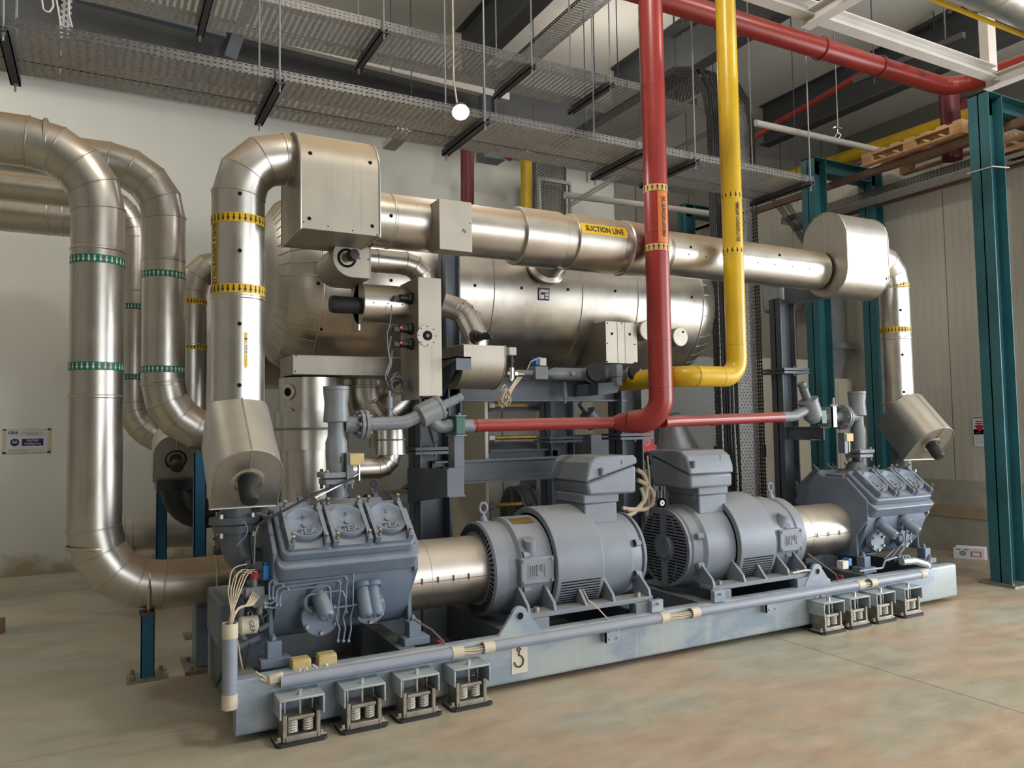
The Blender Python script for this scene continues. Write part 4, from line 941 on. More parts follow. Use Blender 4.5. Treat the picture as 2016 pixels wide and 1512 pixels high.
# coupling guards
def guard(xa, xb, lab):
    t = thing('coupling_guard', (xa, AY, AZ), lab, 'coupling guard'); M = MB()
    M.lathe([(0,.20),(0,.218),(xb-xa,.218),(xb-xa,.20)], (xa, AY, AZ), (1,0,0), 56)
    M.ring((xa+(xb-xa)*.28, AY, AZ), (1,0,0), .218, .004, .002, 56); M.build('guard_sheet', 'guard_steel', t)
    M = MB(); M.box(xa+.02, xb-.01, AY-.2185, AY-.2165, AZ-.012, AZ-.008)
    for i in range(4):
        x = xa+.08+i*(xb-xa-.12)/4; M.cyl((x, AY-.225, AZ-.02), (x, AY-.225, AZ+.018), .004, seg=6)
    M.build('locking_strip', 'rust_brown', t)
guard(1.68, 2.22, 'rounded sheet metal coupling guard between the left compressor and its motor'); guard(5.04, 5.70, 'rounded sheet metal coupling guard between the right motor and its compressor')
# little drive stiffeners below the coupling guards, wires and boxes on the skid
def jbox(px_, py_, lab, n):
    q = P(px_, py_, Y=SY+.06); t = thing('junction_box', q, lab, 'junction box'); M = MB(); M.box(q.x-.05, q.x+.05, q.y-.03, q.y+.05, q.z-.04, q.z+.035); M.build('housing', 'box_yellow', t, bevel=.005)
    M = MB(); M.box(q.x-.047, q.x+.047, q.y-.027, q.y+.047, q.z+.035, q.z+.042); M.build('lid', 'box_yellow', t, bevel=.002)
    for i in range(n):
        M = MB(); x = q.x-.012+i*.035; M.cyl((x, q.y-.03, q.z-.012), (x, q.y-.055, q.z-.02), .010, seg=10); M.build('cable_gland', 'cable_white', t)
    return q
q1 = jbox(592,1311,'mustard yellow junction box on the skid, the left one of two',2); q2 = jbox(643,1301,'mustard yellow junction box on the skid, the right one of two',1)
for pts, lab in (([(590,1318),(585,1335),(560,1345),(530,1340),(510,1328)],'cream cable from the left junction box to the conduit mouth'),([(600,1318),(594,1338),(565,1350),(535,1346),(512,1336)],'second cream cable from the left junction box'),([(643,1311),(628,1328),(590,1338),(550,1350),(512,1330)],'cream cable from the right junction box'),([(615,1309),(628,1313),(624,1330),(600,1340)],'cream cable looping between the two junction boxes')):
    M = MB(); M.tube(arc([P(a, e, Y=SY-.03) for a, e in pts], .05, 4), .005, 6); M.build('wire', 'cable_cream', label=lab, cat='wire')
M = MB()
for k in range(7):
    M.tube(arc([P(503+k*2, 1322+k*2.2, Y=SY-.02), P(515+k*2,1330+k*2,Y=SY-.03), P(533+k, 1343+k, Y=SY-.035), P(545,1340,Y=SY-.02), P(556,1330,Y=SY+.01)], .03, 3), .0042, 6)
M.build('cable_bundle', 'cable_cream', label='bundle of cream cables entering the left end of the skid conduit', cat='cable')
M = MB(); q = P(540,1337,Y=SY-.03); M.bar(q+Vector((-.03,0,0)), q+Vector((.045,0,.01)), .03, .045); M.build('tape_wrap', 'cream_tape', bevel=.006, label='cream tape wrapped round the cable bundle at the skid corner', cat='tape')
for pts, r_, mat_, lab in (([(893+k*0,y) for k,y in ((0,1168),)]+[(935,1185),(960,1210),(967,1240)] if False else [(1148,1160),(1158,1182),(1170,1190),(1200,1222),(1206,1240)], .0045, 'cable_cream', 'thin cream wire from the left motor down to the skid bracket'),
                     ([(815,1220),(850,1240),(872,1262),(876,1275)], .006, 'rust_brown', 'thin brown wire hanging from the left coupling guard'),
                     ([(1590,1090),(1645,1130),(1652,1150)], .006, 'rust_brown', 'thin dark wire below the right coupling guard'),
                     ([(1560,1128),(1590,1122),(1615,1130),(1633,1142)], .008, 'cable_white', 'pale wire running under the right coupling guard'),
                     ([(1688,1112),(1694,1128),(1706,1135)], .004, 'black_rubber', 'thin black wire crossing the conduit gap at right')):
    M = MB(); M.tube(arc([P(a, e, Y=SY+.05 if mat_ != 'cable_cream' else 4.22) for a, e in pts], .04, 4), r_, 6); M.build('wire', mat_, label=lab, cat='wire')
for px_, py_ in ((868,1272),(1655,1140)):
    q = P(px_, py_, Y=SY+.2 if px_ > 1000 else SY+.12); M = MB(); M.cyl(q, q+Vector((0,0,.03)), .022, seg=14); M.build('drain_cap', 'print_red', SKID, label='small red cap')
q = P(1660,1112,Y=SY+.14); M = MB(); M.box(q.x-.04,q.x+.03,q.y-.03,q.y+.03,q.z-.03,q.z+.035); t = thing('solenoid_valve', q, 'cream and blue solenoid valve on the skid below the right compressor', 'valve'); M.build('body','cable_white',t,bevel=.004); M = MB(); M.box(q.x+.03,q.x+.07,q.y-.03,q.y+.03,q.z-.01,q.z+.05); M.build('coil','blue_bright',t,bevel=.004)
M = MB(); M.tube(arc([P(a,e,Y=SY+.08) for a,e in ((1690,1125),(1722,1120),(1738,1118),(1742,1104),(1762,1098),(1785,1095))], .03, 4), .009, 8)
for a in (1768,1774,1780,1786): bolt(M, P(a,1096.5,Y=SY+.08), (1,0,.1), .017, .02)
M.build('drain_line','machine_grey',label='bent grey drain pipe with fittings on top of the skid at right',cat='pipe')
M = MB(); M.tube(arc([P(a,e,Y=SY+.03) for a,e in ((1775,1106),(1800,1104),(1826,1112),(1826,1128),(1812,1132))], .05, 5), .030, 14); M.build('braided_hose','foil_grey',label='short braided hose curving at the right end of the skid conduit',cat='hose')
# ============================================================ tank
TY, TZ, TR = 6.2, 2.75, .71
t = thing('insulated_vessel', (3.4, TY, TZ), 'huge horizontal vessel in shiny metal cladding at the centre, wider than any pipe', 'vessel')
def vessel(t, xa, xb, ty, mat='cladding', marks=True):
    n = 56
    M = MB(); M.lathe([(0,TR),(xb-xa,TR)], (xa, ty, TZ), (1,0,0), 72)
    for x in ((P(974,560,Y=5.5).x, P(1147,560,Y=5.5).x, P(1256,570,Y=5.5).x) if marks else (2.4, 3.6)): M.ring((x, ty, TZ), (1,0,0), TR, .012, .007, 72)
    if marks:
        for px_, py_ in ((627,558),(770,552),(935,562),(1027,567),(1118,570),(1211,573),(1362,585),(632,648)):
            a = P(px_, py_, Y=ty-TR*.9); 
            # slide along the sight line to the shell
            d = (a-EYE).normalized(); A = d.y**2+d.z**2; B = 2*(d.y*(EYE.y-ty)+d.z*(EYE.z-TZ)); C = (EYE.y-ty)**2+(EYE.z-TZ)**2-TR**2
            D = B*B-4*A*C
            if D > 0: s = (-B-math.sqrt(D))/(2*A); q = EYE+d*s; plug(M, q, Vector((0,q.y-ty,q.z-TZ)), .014, 1)
    M.build('shell', [mat, 'gauge_black'], t)
    for s, x in ((-1, xa), (1, xb)):
        M = MB(); pr = [(0,TR),(.02,TR+.006)]; pr = [(0,TR+.004),(.05,TR*.995),(.13,TR*.955),(.22,TR*.88),(.28,TR*.74),(.32,TR*.55),(.345,TR*.3),(.35,0)]
        M.lathe(pr, (x, ty, TZ), (s,0,0), 44)
        for i in range(44):     # folded joints between the gore sheets
            a = 2*PI*(i+.5)/44; u = Vector((0,math.cos(a),math.sin(a)))
            M.tube([Vector((x+s*q,ty,TZ))+u*(r_+.001) for q, r_ in ((.01,TR+.002),(.05,TR*.995),(.13,TR*.955),(.22,TR*.88),(.28,TR*.74))], .0035, 5, caps=False)
        M.ring((x, ty, TZ), (s,0,0), TR+.002, .01, .005, 72)
        M.build('dished_end', mat, t, smooth=.35)
vessel(t, 1.42, 5.02, TY)
# name plate of the vessel
M = MB(); c = P(1068,580,Y=TY-TR*.97); N = Vector((0,c.y-TY,c.z-TZ)).normalized(); N = Vector((0,-.985,.17)).normalized(); U = Vector((1,0,0)); V = N.cross(U); V = V if V.z > 0 else -V
c.y = TY - math.sqrt(TR**2-(c.z-TZ)**2) - .006
N = Vector((0,c.y-TY,c.z-TZ)).normalized(); V = Vector((0,-N.z,N.y)); V = V if V.z > 0 else -V
M.obox(c, U, V, N, .052, .052, .002); o = c+N*.0025
for (x0_,x1_,y0_,y1_) in ((-.03,.045,.015,.035),(-.03,.0,-.04,-.005),(.01,.045,-.015,.008),(.01,.045,-.04,-.022),(-.045,-.035,-.04,.03)): rect(M,o,U,V,N,x0_,x1_,y0_,y1_,1)
for k in range(3): rect(M,o,U,V,N,-.04,.04,.040-k*.004,.0415-k*.004,1)
M.build('name_plate', ['ink','paper'], t, label='black and white rating plate')
# square casing and two capped nozzles on the vessel side
M = MB(); a = P(1192,632,Y=5.38); e = P(1252,716,Y=5.38); M.box(a.x, e.x+.02, 5.38, 6.0, e.z, a.z)
for dx in (.12,.2): M.box(a.x+dx, a.x+dx+.002, 5.378, 5.38, e.z, a.z, 1)
for px_, py_ in ((1205,657),(1240,658)): plug(M, P(px_,py_,Y=5.379), (0,-1,0), .013, 1)
for px_, py_ in ((1196,636),(1224,636),(1250,636),(1196,712),(1250,714),(1196,676),(1250,678)): plug(M, P(px_,py_,Y=5.379), (0,-1,0), .006, 1)
M.build('level_casing', ['sheet_matte','gauge_black'], t, bevel=.004)
for px_, py_, r_ in ((1272,650,.085),(1336,663,.082)):
    q = P(px_+4, py_, Y=5.34); M = MB(); M.lathe([(0,0),(0,r_),(.45,r_)], q, (0,1,0), 32); M.ring(q+Vector((0,.012,0)), (0,1,0), r_, .006, .004)
    if px_ > 1300: plug(M, q+Vector((.03,-.001,.045)), (0,-1,0), .011, 1)
    M.build('capped_nozzle', ['sheet_matte','gauge_black'], t)
# ============================================================ suction header
HY = 4.75; HZ = 2.944; HR = .178
def hx(px_, py_=470, y=HY): return P(px_, py_, Y=y).x
t = thing('suction_header', (3.8, HY, HZ), 'long insulated suction pipe with fat collars and a yellow SUCTION LINE label, above the vessel', 'pipe')
M = MB(); xa, xb = hx(730), hx(1030)
M.lathe([(0,HR),(xb-xa,HR)], (xa,HY,HZ), (1,0,0), 56); M.ring((hx(764),HY,HZ),(1,0,0),HR)
def hplug(M, px_, py_, r_=HR, rad=.013):
    z = P(px_,py_,Y=HY-r_*.8).z; z = max(HZ-r_*.95, min(HZ+r_*.95, z)); y = HY-math.sqrt(r_*r_-(z-HZ)**2); q = P(px_,py_,Y=y); q.y = y; plug(M, (q.x,y,z), (0,y-HY,z-HZ), rad, 1)
hplug(M, 770, 428); M.build('pipe_cladding', ['cladding','gauge_black'], t)
def collar(a, c_, r_, flare=0, name='collar'):
    xa, xb = hx(a), hx(c_); M = MB(); M.lathe([(-.002,HR*.98),(0,r_-.004),(.006,r_),(xb-xa-.006,r_+flare),(xb-xa,r_-.004+flare),(xb-xa+.002,HR*.98)], (xa,HY,HZ), (1,0,0), 56); return M
M = collar(1012, 1092, .207); M.build('collar', 'cladding', t)
M = collar(1113, 1203, .207); c = Vector((hx(1161),HY,HZ)); sd = Vector((0,-.95,.30)).normalized()
patch(M, c, (1,0,0), sd, .2085, -.21, .19, -.205, .20, 1, 16)
wrap_text(M, 'SUCTION LINE', .051, c, (1,0,0), sd, .2115, 2, True, flip=-1 if Vector((1,0,0)).cross(sd).z < 0 else 1, bold=True, ky=1.25)
M.build('collar', ['cladding','tape_yellow','ink'], t, smooth=.3)
M = MB(); xa, xb = hx(1085), hx(1240); M.lathe([(0,.19),(xb-xa,.185)], (xa,HY,HZ), (1,0,0), 48); M.build('pipe_cladding', 'cladding', t)
M = MB(); xa, xb = hx(1218), hx(1300); M.lathe([(0,.15),(0,.205),(.01,.212),(xb-xa-.05,.20),(xb-xa,.180)], (xa,HY,HZ), (1,0,0), 56); M.build('reducer_cladding', 'cladding_bright', t)
M = MB(); xa, xb = hx(1290), hx(1607,540); M.lathe([(0,.178),(xb-xa,.174),(xb-xa,.12)], (xa,HY,HZ), (1,0,0), 56)
for px_,py_ in ((1360,489),(1535,504)): hplug(M, px_, py_, .176, .013)
for k in range(9): hplug(M, 1322+k*34, 499+k*4, .176, .006)
M.build('pipe_cladding', ['cladding_bright','gauge_black'], t)
M = MB(); xa, xb = hx(1618,540), hx(1672,540); M.lathe([(0,.11),(0,.150),(xb-xa+.15,.150)], (xa,HY,HZ-.02), (1,0,0), 48); M.build('pipe_cladding', 'cladding_bright', t)
# shoulder under the header where the nozzle enters the vessel
M = MB(); c = P(1100,545,Y=5.3); M.lathe([(0,.15),(.55,.15)], (c.x, 5.12, 3.09), (0,.8,-.30), 36); M.lathe([(.38,.15),(.40,.185),(.42,.19)], (c.x, 5.12, 3.09), (0,.8,-.30), 36); M.build('branch_cladding', 'cladding', t)
# square support box over the left column
t2 = thing('support_box', (hx(890), HY, HZ), 'square sheet metal box around the suction pipe on top of the left column', 'box')
fy = 4.46; a = P(864,390,Y=fy); e = P(930,497,Y=fy)
M = MB(); M.px([(fy,e.z),(fy,a.z),(fy+.13,a.z),(fy+.33,HZ+.12),(fy+.33,HZ-.12),(fy+.13,e.z)][::-1], a.x, e.x)
plug(M, P(925,440,Y=fy), (0,-1,0), .005, 1); M.build('casing', ['sheet_matte','ink'], t2, bevel=.004)
M = MB(); T = MB(); put_text(M, 'N', .035, (P(914,455,Y=fy-.001), (1,0,-.2), (.2,0,1), (0,-1,0))); M.build('pen_mark', 'ink', t2)
# ============================================================ suction risers (mirrored pair, and one of the unit behind)
def gore_bend(M, pts, r, R, n, mat=0, seg=44, beads=True):
    p = arc(pts, R, n); M.tube(p, r, seg, mat, caps=True)
    if beads: seams(M, p, r, 1, len(p)-1, mat, seg)
    return p
def riser(x, y, lab, s, r=.149, boxx=1.0, bands=((407,),(558,)), full=True, mat='cladding_bright', zt=3.30):
    """s=+1: the top bend turns toward +X"""
    t = thing('suction_riser', (x, y, 1.2), lab, 'pipe')
    M = MB(); p = gore_bend(M, [(x, y, 1.66), (x, y, zt), (x+s*boxx, y, zt)], r, .26, 3)
    for z in (2.36, 1.75): M.ring((x,y,z),(0,0,1),r)
    sd = Vector((-.10,-.99,0)).normalized() if s > 0 else Vector((-.55,-.83,0)).normalized()
    if full:
        for z in (1.85,2.2,2.62,2.95): plug(M, Vector((x,y,z))+sd*r, sd, .013, 1)
    M.build('pipe_cladding', [mat,'gauge_black'], t)
    for z in bands:
        M = MB(); band(M, (x,y,z), (0,0,1), r, .052, 30, 0, 1, -1); M.build('flow_tape', ['tape_yellow','ink'], t, label='yellow tape with black arrows pointing down')
    return t
def hood(t, x, y, z0, L=.50, w=.185, s=1, dark=False, mat='cladding_worn', tilt=.70, turn=0.):
    Rz = Matrix.Rotation(turn, 3, 'Z'); d = Rz @ Vector((.0,-math.cos(tilt),-math.sin(tilt))); V = Rz @ Vector((0,-math.sin(tilt),math.cos(tilt))); U = Rz @ Vector((1,0,0)); O = Vector((x, y, z0))
    prof = stadium(0, 0, w, -.20, .22, True, False, 16)
    M = MB(); prof2 = [(u, v) for u, v in prof]; M.prism(prof2, (O, U, V, d), 0, L)
    M.tube([O+V*.221+d*.01, O+V*.221+d*L, O+V*.09+d*(L+.004)], .005, 6)
    edge = [O+d*(L+.002)+U*u+V*v for u, v in prof+[prof[0]]]; M.tube(edge, .005, 6)
    plug(M, O+V*.205+U*.05+d*(L-.07), V, .014, 1)
    M.build('valve_hood', [mat,'gauge_black'], t, smooth=.35)
    M = MB(); c = O+d*L; M.lathe([(-.02,.085),(.004,.088),(.008,.072),(-.05,.06),(-.06,.03)], c, d, 36, 0); M.build('collar_ring', 'cladding_bright' if not dark else 'black_plastic', t)
    M = MB(); M.lathe([(-.05,.052),(.10,.054),(.13,.050),(.145,.036),(.15,0)], c, d+Vector((0,.0,-.15)), 28); M.build('valve_cap', 'black_rubber', t, smooth=.6)
E1 = riser(.712, AY, 'left suction riser, bright insulated pipe with yellow arrow tapes ending in a big hood', 1, bands=(2.815, 2.405), boxx=.44, zt=3.235)
hood(E1, .712, 4.74, 1.645, w=.178)
M = MB(); sd = Vector((-.93,-.36,0)).normalized(); c = Vector((.712,AY,2.61)); patch(M, c, (0,0,1), sd, .1502, -.16, .16, -.19, .19, 0, 6); wrap_text(M, 'SUCTION LINE', .055, c, (0,0,1), sd, .1535, 1, True); M.build('flow_label', ['tape_yellow','ink'], E1, label='yellow SUCTION LINE strip running up the pipe')
sd = Vector((.13,-.99,0)).normalized(); c = P(479,687,Y=AY-.146); c = Vector((.712,AY,c.z))
M = MB(); patch(M, c, (0,0,1), sd, .1504, -.06, .06, -.095, .095, 0, 3); patch(M, c, (0,0,1), sd, .1510, -.055, .055, .055, .062, 1, 3); patch(M, c, (0,0,1), sd, .1510, -.05, .05, -.035, .04, 2, 3)
w_ = Vector((0,0,1)).cross(sd); o = c+sd*.1506; M.add([o-w_*.009-Vector((0,0,.095)), o+w_*.009-Vector((0,0,.095)), o-Vector((0,0,.115))], [(0,1,2)], 0)
wrap_text(M, 'R 717', .018, c, (0,0,1), sd, .1520, 1, True); M.build('flow_label', ['tape_yellow','ink','paper'], E1, label='small yellow arrow label reading R 717')
F1 = riser(6.69, AY, 'right suction riser, bright insulated pipe beside the panel wall', -1, bands=(2.86,2.44), boxx=.38, zt=3.12, r=.138)
hood(F1, 6.69, 4.66, 1.68, .44, .185, turn=-.17, tilt=.80)
# flanges and bends into the compressors
def inlet(t, x, s, y=AY):
    M = MB(); M.pz([(x+.125*math.cos(a)*(1.15 if abs(math.cos(a)) > .5 else 1), y+.10*math.sin(a)) for a in [PI/4+2*PI*i/16 for i in range(16)]], 1.06, 1.10); M.pz([(x+.125*math.cos(a), y+.11*math.sin(a)) for a in [2*PI*i/20 for i in range(20)]], 1.015, 1.055)
    M.lathe([(0,.085),(.25,.085)], (x,y,1.10), (0,0,1), 24)
    M.tube(arc([(x,y,1.02),(x,y,.82),(x+s*.20,y,.82)], .15, 6), .085, 24)
    M.build('inlet_flange', 'machine_grey_dark', t, smooth=.5)
    for i in (-1,1):
        for j in (-1,1): M = MB(); bolt(M, (x+i*.085, y+j*.07, 1.10), (0,0,1), .014, .022); bolt(M, (x+i*.085, y+j*.07, 1.015), (0,0,-1), .013, .025); M.build('flange_bolt', 'steel', t)
inlet(E1, .70, 1); inlet(F1, 6.70, -1)
# D shaped valve boxes on the header ends
t = thing('valve_box', (1.25, HY, 3.0), 'big sheet metal box with rounded top at the left end of the suction pipe', 'box')
fy = 4.44; a = P(592,445,Y=fy); e = P(748,468,Y=fy); zt = P(665,283,Y=fy+.1).z
prof = stadium((fy+4.96)/2, 0, (4.96-fy)/2, P(665,457,Y=fy).z, 3.40, True, False, 14)
M = MB(); M.px(prof[::-1], a.x, e.x)
for px_, py_ in ((611,301),(729,320),(609,430),(733,445)):
    q = P(px_,py_,Y=fy); hw = (4.96-fy)/2; zc = 3.40-hw
    if q.z > zc: q = P(px_,py_,Y=fy+hw-math.sqrt(max(0,hw**2-(q.z-zc)**2))); n = Vector((0,q.y-(fy+hw),q.z-zc))
    else: n = Vector((0,-1,0))
    plug(M, q, n, .013, 1)
for k in range(4): plug(M, P(598+k*48,437+k*8.5,Y=fy), (0,-1,0), .005, 1)
M.build('casing', ['sheet_matte','gauge_black'], t, smooth=.3, bevel=.004)
for x_ in (a.x, e.x): M = MB(); M.tube([Vector((x_,y_,z_)) for y_,z_ in prof+[prof[0]]], .006, 6); M.build('folded_edge', 'cladding_clean', t)
t = thing('valve_box', (6.1, HY, 3.0), 'valve box rounded at top and bottom at the right end of the suction pipe', 'box')
fy2, by2 = 4.44, 4.90; xa = P(1668,500,Y=fy2).x; xb = P(1750,520,Y=fy2).x; z0_, z1_ = P(1700,590,Y=fy2+.2).z, P(1690,437,Y=fy2+.3).z
prof = stadium((fy2+by2)/2, 0, (by2-fy2)/2, z0_, z1_, True, True, 14)
# flatter front: squeeze the half-rounds
M = MB(); M.px(prof[::-1], xa, xb)
for px_, py_ in ((1738,466),(1745,548)): plug(M, P(px_,py_,Y=fy2+.01), (0,-1,0), .013, 1)
M.build('casing', ['cladding_worn','gauge_black'], t, smooth=.3, bevel=.004)
for x_ in (xa, xb):
    M = MB(); M.tube([Vector((x_,y_,z_)) for y_,z_ in prof+[prof[0]]], .005, 6)
    if x_ == xa: M.tube([Vector((xa-.002,(fy2+by2)/2,z1_)), Vector((xa-.002,(fy2+by2)/2,HZ+.1))], .005, 6)
    M.build('folded_edge', 'cladding_bright', t)

# ============================================================ discharge lines: left (on compressor 1) and right (on compressor 2)
def stub(t, pts, r, mat='valve_grey', name='pipe', n=5, R=.09, seg=24): 
    M = MB(); M.tube(arc(pts, R, n), r, seg); return M.build(name, mat, t, smooth=.5)
def flange(t, c, d, r, w=.02, nb=8, mat='valve_grey'):
    c = Vector(c); d = nrm(d); M = MB(); M.lathe([(-w-.004,0),(-w-.004,r),(-.004,r),(-.004,r*.8),(.004,r*.8),(.004,r),(w+.004,r),(w+.004,0)], c, d, 36)
    u = d.orthogonal().normalized()
    for i in range(nb):
        q = Matrix.Rotation(2*PI*i/nb, 3, d) @ u
        M.lathe([(-w-.025,0),(-w-.025,.011),(w+.025,.011),(w+.025,0)], c+q*r*.80, d, 8)
    return M.build('flange', mat, t)
def valve_stack(t, x, y, z0, ztop, s):
    """angle check valve: foot flange, tapered body, head with a side outlet toward s*X"""
    M = MB(); M.box(x-.10, x+.10, y-.09, y+.09, z0, z0+.035); M.box(x-.09, x+.09, y-.08, y+.08, z0-.04, z0-.005)
    for i in (-1,1):
        for j in (-1,1): bolt(M, (x+i*.075, y+j*.065, z0+.035), (0,0,1), .013, .018); bolt(M, (x+i*.075, y+j*.065, z0-.04), (0,0,-1), .012, .03)
    M.build('foot_flange', 'valve_grey', t, bevel=.006)
    M = MB(); M.lathe([(0,.060),(.10,.066),(.18,.066),(.22,.052),(.30,.050),(.305,.075),(.31,.079),(.42,.070),(.50,.079),(.505,.075),(.505,.079),(.525,.079),(.525,0)], (x,y,z0+.035), (0,0,1), 32); M.build('valve_body', 'valve_grey', t, smooth=.5)
t = thing('discharge_valve', (1.22, AY, 1.1), 'grey upright check valve on top of the left compressor, pen marked 1', 'valve')
xv = P(662,860,Y=AY).x; z0 = P(662,940,Y=AY).z; sc = (P(662,800,Y=AY).z - z0)/.56
valve_stack(t, xv, AY, z0, 0, 1); zo = P(700,836,Y=AY).z
M = MB(); M.tube([(xv,AY,1.0),(xv,AY,z0-.02)], .062, 24); M.lathe([(0,.11),(.05,.09),(.10,.062)], (xv,AY,1.08), (0,0,1), 24); M.build('neck', 'machine_grey_dark', t, smooth=.6)
stub(t, [(xv+.05,AY,zo),(P(704,836,Y=AY).x,AY,zo)], .050); xf = P(714,836,Y=AY).x; flange(t, (xf,AY,zo), (1,0,0), .092)
M = MB(); put_text(M, '1', .06, (Vector((xv+.01,AY-.0665,P(663,905,Y=AY).z)), (1,0,0), (0,0,1), (0,-1,0))); M.build('pen_mark', 'ink', t)
t = thing('discharge_valve', (1.8, AY, 1.62), 'grey slanted stop valve at the left end of the red horizontal pipe', 'valve')
A0 = Vector((xf+.03,AY,zo)); pA = P(795,832,Y=AY); pB = P(835,815,Y=AY); pC = P(863,798,Y=AY)
stub(t, [A0, pA, pB], .043, R=.15)
M = MB(); d = (P(905,782,Y=AY)-P(820,822,Y=AY)).normalized(); c = P(822,822,Y=AY); M.lathe([(0,.045),(.015,.078),(.15,.080),(.155,.084),(.175,.084),(.175,.05),(.176,0)], c, d, 32); M.build('valve_body', 'valve_grey', t, smooth=.5)
M = MB(); M.lathe([(.17,.035),(.19,.035),(.19,.03),(.30,.032),(.305,.026),(.33,.030),(.345,.028),(.345,0)], c, d, 20)
for i in range(6): bolt(M, c+d*.175+(Matrix.Rotation(i*PI/3,3,d)@d.orthogonal().normalized())*.065, d, .009, .014)
M.build('bonnet', 'valve_grey', t, smooth=.5)
stub(t, [P(842,815,Y=AY), P(862,842,Y=AY), P(882,838,Y=AY), P(932,838,Y=AY)], .043, R=.08)
M = MB(); q = P(767,822,Y=AY); M.cyl(q, q+Vector((0,0,.07)), .013, seg=12); M.cyl(q+Vector((0,0,.06)), q+Vector((0,0,.13)), .020, seg=10); M.cyl(q+Vector((0,0,.13)), q+Vector((0,0,.17)), .010, seg=10); M.build('needle_valve', 'valve_grey', t)
t = thing('pipe_clamp', P(897,838,Y=AY), 'green cushioned pipe clamp on the left bracket', 'clamp')
M = MB(); q = P(898,838,Y=AY); M.box(q.x-.035, q.x+.035, AY-.075, AY+.075, q.z-.06, q.z+.06); M.build('block', 'green_paint', t, bevel=.006)
M = MB(); M.box(q.x-.04, q.x+.04, AY-.08, AY+.08, q.z+.06, q.z+.068); M.box(q.x-.04, q.x+.04, AY-.08, AY+.08, q.z-.068, q.z-.06); bolt(M, (q.x, AY-.05, q.z+.068), (0,0,1), .01, .015); M.build('plate', 'valve_grey', t)
zr = zo
t = thing('red_pipe', (3.5, AY, 1.6), 'red ammonia discharge pipe: tall riser with a tee to both compressors', 'pipe')
RX, RY, RR = P(1299,700,Y=4.45).x, 4.45, .088
M = MB(); M.tube([P(928,838,Y=AY), P(1205,832,Y=AY)], .043, 24); M.ring(P(936,838,Y=AY), (1,0,0), .0435, .006, .004, 24); M.build('left_branch', 'red_paint', t)
M = MB(); a0 = P(1205,832,Y=AY); a1 = P(1222,832,Y=AY-.02)
M.tube([a0, a1, P(1240,830,Y=4.62)], [.043,.070,RR*.88], 32, caps=False)
pth = arc([P(1238,830,Y=4.63), Vector((RX, RY, P(1299,829,Y=RY).z)), Vector((RX, RY, 7.15))], .17, 8); M.tube(pth, [RR*.88]+[RR]*(len(pth)-1), 36)
for z in (1.86, 3.0, 4.1, 2.2, 5.2): M.ring((RX,RY,z),(0,0,1),RR,.004,.0015)
M.ring(a0, (1,0,0), .0435, .005, .003, 24)
M.build('riser', 'red_paint', t, smooth=.5)
M = MB(); M.tube([P(1305,831,Y=4.50), P(1330,829,Y=4.55), P(1540,821,Y=AY)], .043, 24); M.ring(P(1402,827,Y=4.62), (1,0,0), .044, .01, .003, 24); M.ring(P(1530,821.5,Y=AY), (1,0,0), .0435, .006, .004, 24); M.build('right_branch', 'red_paint', t)
zA = P(1287,365,Y=RY-RR).z; zB = P(1290,483,Y=RY-RR).z
for z in (zA, zB): M = MB(); band(M, (RX,RY,z), (0,0,1), RR, .05, 15, 0, 1, 1); M.build('flow_tape', ['tape_buff','ink'], t, label='buff tape with black arrows pointing up')
sd = Vector((.08,-1,0)).normalized(); c = Vector((RX,RY,(zA+zB)/2)); L_ = (zA-zB)/2-.03
M = MB(); patch(M, c, (0,0,1), sd, RR+.0015, -.62, .42, -L_, L_, 0, 8); wrap_text(M, 'AMMONIA DISCHARGE LINE', .0235, c, (0,0,1), (Matrix.Rotation(-.12,3,'Z')@sd), RR+.0055, 1, True, ky=2.1, bold=True); M.build('flow_label', ['tape_orange','ink'], t, label='orange AMMONIA DISCHARGE LINE strip')
# right hand discharge set
t = thing('discharge_valve', (5.9, AY, 1.62), 'grey slanted stop valve at the right end of the red horizontal pipe', 'valve')
stub(t, [P(1538,821,Y=AY), P(1562,820,Y=AY), P(1588,806,Y=AY)], .043, R=.10)
c = P(1603,824,Y=AY); d = (P(1584,772,Y=AY)-c).normalized()
M = MB(); M.lathe([(-.03,.0),(-.03,.05),(.02,.082),(.16,.086),(.165,.092),(.18,.092),(.18,0)], c, d, 28); M.build('valve_body', 'valve_grey', t, smooth=.5)
M = MB(); M.lathe([(.17,.05),(.19,.036),(.29,.038),(.30,.030),(.315,.038),(.345,.036),(.345,0)], c, d, 16)
for i in range(6): bolt(M, c+d*.17+(Matrix.Rotation(i*PI/3,3,d)@d.orthogonal().normalized())*.062, d, .009, .014)
M.build('bonnet', 'machine_grey_dark', t, smooth=.5)
stub(t, [P(1598,822,Y=AY), P(1615,822,Y=AY), P(1655,821,Y=AY)], .043, R=.06)
q = P(1658,821,Y=AY); flange(t, q, (1,0,0), .112)
M = MB(); q = P(1641,805,Y=AY); M.cyl(q, q+Vector((0,0,.10)), .012, seg=10); M.cyl(q+Vector((-.04,0,.03)), q+Vector((.05,0,.03)), .012, seg=10); M.build('needle_valve', 'valve_grey', t)
t = thing('discharge_valve', (6.3, AY, 1.1), 'grey upright check valve on top of the right compressor', 'valve')
xv = P(1690,860,Y=AY).x; z0 = P(1690,892,Y=AY).z; valve_stack(t, xv, AY, z0, 0, 1)
stub(t, [P(1665,821,Y=AY), (xv,AY,P(1665,821,Y=AY).z)], .045)
M = MB(); M.tube([(xv,AY,1.04),(xv,AY,z0-.02)], .06, 20); M.lathe([(0,.22),(.05,.19),(.09,.10),(.16,.062)], (xv-.05,AY,1.06), (0,0,1), 28); M.build('neck', 'machine_grey_dark', t, smooth=.6)
